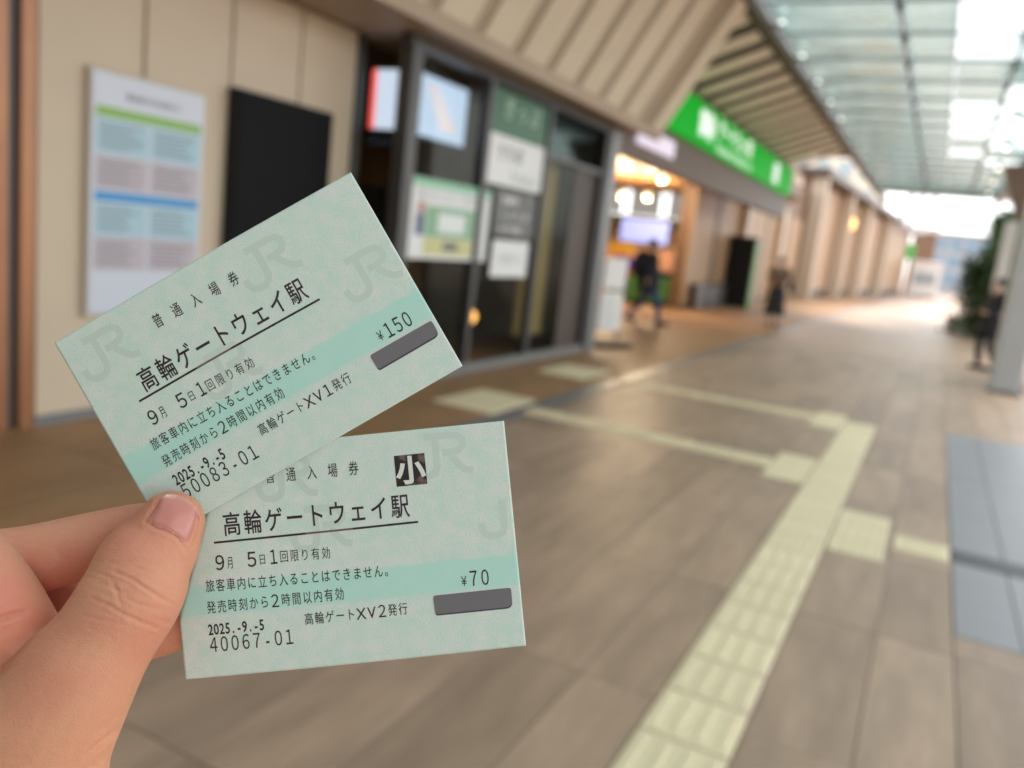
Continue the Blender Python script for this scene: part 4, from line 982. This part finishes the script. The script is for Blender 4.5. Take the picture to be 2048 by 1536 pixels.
crease(Z((540, 685), (620, 735), (720, 780), (810, 812)), .00045, 3.4)
crease(Z((570, 555), (600, 625), (632, 725)), .0002, 4)
crease(Z((600, 620), (700, 690), (790, 715), (870, 715)), .0002, 4)
crease(Z((470, 655), (545, 700)), .0002, 4)
crease(Z((650, 480), (740, 470), (830, 500)), .00012, 5)
crease(Z((500, 1360), (560, 1310), (625, 1245)), .0002, 5); crease(Z((440, 1470), (540, 1390), (610, 1325)), .00025, 5)
crease(Z((470, 1536), (560, 1470), (612, 1400)), .00025, 5); crease(Z((540, 1560), (580, 1500), (612, 1440)), .0002, 5)
crease(Z((-40, 775), (10, 765), (60, 745), (125, 735)), .0007, 6); crease(Z((-40, 800), (30, 770), (80, 748)), .0003, 5)
# nail fold
NT = [(319, 1000), (337, 992), (358, 995), (381, 1008), (399, 1031)]
NB = [(291, 1043), (311, 1056), (333, 1063), (356, 1077), (375, 1105)]
def curve(pts, t):
    pts = [np.array(p, float) for p in pts]; Q = [2 * pts[0] - pts[1]] + pts + [2 * pts[-1] - pts[-2]]
    f = t * (len(pts) - 1); i = min(int(f), len(pts) - 2); t = f - i; p0, p1, p2, p3 = Q[i:i + 4]
    return .5 * (2 * p1 + (p2 - p0) * t + (2 * p0 - 5 * p1 + 4 * p2 - p3) * t * t + (3 * p1 - p0 - 3 * p2 + p3) * t ** 3)
def nail_px(s_, t):
    p = curve(NT, s_) * (1 - t) + curve(NB, s_) * t
    return p + np.array([8, 2]) * max(0, s_ - .5) * 2 * math.sin(math.pi * t)
crease([nail_px(i / 12, 1.0) for i in range(13)], .0004, 3.6); crease([nail_px(0, i / 6) for i in range(7)], .0004, 3.6); crease([nail_px(1, i / 6) for i in range(7)], .0003, 3.4)
hme.vertices.foreach_set('co', co.ravel()); hme.update()
# colour of the skin: redder at the tip, round the nail and on the bent knuckle
px, dz = project(co)
def blob(x, y, r): return np.exp(-(((px[:, 0] - x) ** 2 + (px[:, 1] - y) ** 2) / r ** 2))
blush = .55 * blob(20, 1190, 110) + .45 * blob(250, 1060, 70) + .3 * blob(330, 1000, 70) + .35 * blob(150, 1130, 120) * (dz > .204) + .25 * blob(330, 1260, 80) + .2 * blob(60, 1400, 90)
at = hme.color_attributes.new('blush', 'FLOAT_COLOR', 'POINT'); at.data.foreach_set('color', np.stack([blush, blush, blush, np.ones(nV)], 1).ravel())
hme.polygons.foreach_set('use_smooth', [True] * len(hme.polygons))
def skin_mat():
    m = bpy.data.materials.new('skin'); m.use_nodes = True; t = m.node_tree; b = t.nodes['Principled BSDF']; L = t.links.new; N = t.nodes.new
    tc = N('ShaderNodeTexCoord'); a = N('ShaderNodeAttribute'); a.attribute_name = 'blush'
    n = N('ShaderNodeTexNoise'); n.inputs['Scale'].default_value = 130; n.inputs['Detail'].default_value = 5; L(tc.outputs['Object'], n.inputs[0])
    n0 = N('ShaderNodeTexNoise'); n0.inputs['Scale'].default_value = 38; n0.inputs['Detail'].default_value = 3; L(tc.outputs['Object'], n0.inputs[0])
    av = N('ShaderNodeMath'); av.operation = 'ADD'; L(n.outputs['Fac'], av.inputs[0]); L(n0.outputs['Fac'], av.inputs[1])
    ad = N('ShaderNodeMath'); ad.operation = 'MULTIPLY_ADD'; L(av.outputs[0], ad.inputs[0]); ad.inputs[1].default_value = .75; L(a.outputs['Fac'], ad.inputs[2])
    sb = N('ShaderNodeMath'); sb.operation = 'SUBTRACT'; L(ad.outputs[0], sb.inputs[0]); sb.inputs[1].default_value = .62
    r = N('ShaderNodeValToRGB'); r.color_ramp.elements[0].color = C(.65, .325, .20); r.color_ramp.elements[1].color = C(.60, .205, .15); L(sb.outputs[0], r.inputs[0])
    L(r.outputs[0], b.inputs['Base Color']); b.inputs['Roughness'].default_value = .48; b.inputs['Specular IOR Level'].default_value = .35
    b.inputs['Subsurface Weight'].default_value = .35; b.inputs['Subsurface Radius'].default_value = (1, .35, .2); b.inputs['Subsurface Scale'].default_value = .003
    v = N('ShaderNodeTexVoronoi'); v.inputs['Scale'].default_value = 1900; v.feature = 'DISTANCE_TO_EDGE'; L(tc.outputs['Object'], v.inputs['Vector'])
    w = N('ShaderNodeTexNoise'); w.inputs['Scale'].default_value = 500; w.inputs['Detail'].default_value = 4; L(tc.outputs['Object'], w.inputs[0])
    s_ = N('ShaderNodeMath'); s_.operation = 'MULTIPLY_ADD'; L(w.outputs['Fac'], s_.inputs[0]); s_.inputs[1].default_value = 1.6; L(v.outputs['Distance'], s_.inputs[2])
    bp = N('ShaderNodeBump'); bp.inputs['Strength'].default_value = .36; bp.inputs['Distance'].default_value = .0004; L(s_.outputs[0], bp.inputs['Height']); L(bp.outputs[0], b.inputs['Normal'])
    return m
hand = link('hand', hme, skin_mat())
tag(hand, 'bare hand pinching both paper tickets between thumb and bent fingers', 'hand')
bvh = BVHTree.FromPolygons([Vector(c) for c in co], [tuple(p.vertices) for p in hme.polygons])
nu, nvv = 30, 26; V = []; F = []; tone = []
eye = Vector((0, 0, EYE))
for j in range(nvv + 1):
    for i in range(nu + 1):
        s_, t = i / nu, j / nvv; p = nail_px(s_, t); d = (cam3(p[0], p[1], 1) - eye).normalized()
        h, n, _, _ = bvh.ray_cast(eye, d)
        e = min(s_, 1 - s_) * 2; lift = .00042 * min(1, e * 3.2) * min(1, (1 - t) * 7 + .1) - .00012 + .00025 * max(0, 1 - t * 4)
        V.append(tuple(h + n * lift) if h else tuple(eye + d * .19))
        tip = max(0, 1 - t / .11); lun = max(0, 1 - abs(t - .98) / .16) * math.exp(-((s_ - .5) / .3) ** 2) * .5
        tone.append((max(tip, lun * .8), 0, 0, 1))
V = np.array(V).reshape(nvv + 1, nu + 1, 3)
for _ in range(6): V[1:-1, 1:-1] = (V[:-2, 1:-1] + V[2:, 1:-1] + V[1:-1, :-2] + V[1:-1, 2:]) / 4
V = V.reshape(-1, 3).tolist()
F = [(j * (nu + 1) + i, (j + 1) * (nu + 1) + i, (j + 1) * (nu + 1) + i + 1, j * (nu + 1) + i + 1) for j in range(nvv) for i in range(nu)]
me = bpy.data.meshes.new('thumbnail'); me.from_pydata(V, [], F); me.update(); me.polygons.foreach_set('use_smooth', [True] * len(F))
me.color_attributes.new('tone', 'FLOAT_COLOR', 'POINT').data.foreach_set('color', np.array(tone).ravel())
def nail_mat():
    m = bpy.data.materials.new('nail'); m.use_nodes = True; t = m.node_tree; b = t.nodes['Principled BSDF']; L = t.links.new; N = t.nodes.new
    a = N('ShaderNodeAttribute'); a.attribute_name = 'tone'; tc = N('ShaderNodeTexCoord'); n = N('ShaderNodeTexNoise'); n.inputs['Scale'].default_value = 160; L(tc.outputs['Object'], n.inputs[0])
    ml = N('ShaderNodeMath'); ml.operation = 'MULTIPLY_ADD'; L(n.outputs['Fac'], ml.inputs[0]); ml.inputs[1].default_value = .35; L(a.outputs['Fac'], ml.inputs[2])
    r = N('ShaderNodeValToRGB'); r.color_ramp.elements[0].position = .1; r.color_ramp.elements[0].color = C(.55, .205, .175); r.color_ramp.elements[1].color = C(.66, .42, .29); L(ml.outputs[0], r.inputs[0])
    L(r.outputs[0], b.inputs['Base Color']); b.inputs['Roughness'].default_value = .14; b.inputs['Specular IOR Level'].default_value = .5; b.inputs['Subsurface Weight'].default_value = .2; b.inputs['Subsurface Scale'].default_value = .002
    return m
link('thumbnail', me, nail_mat(), hand)
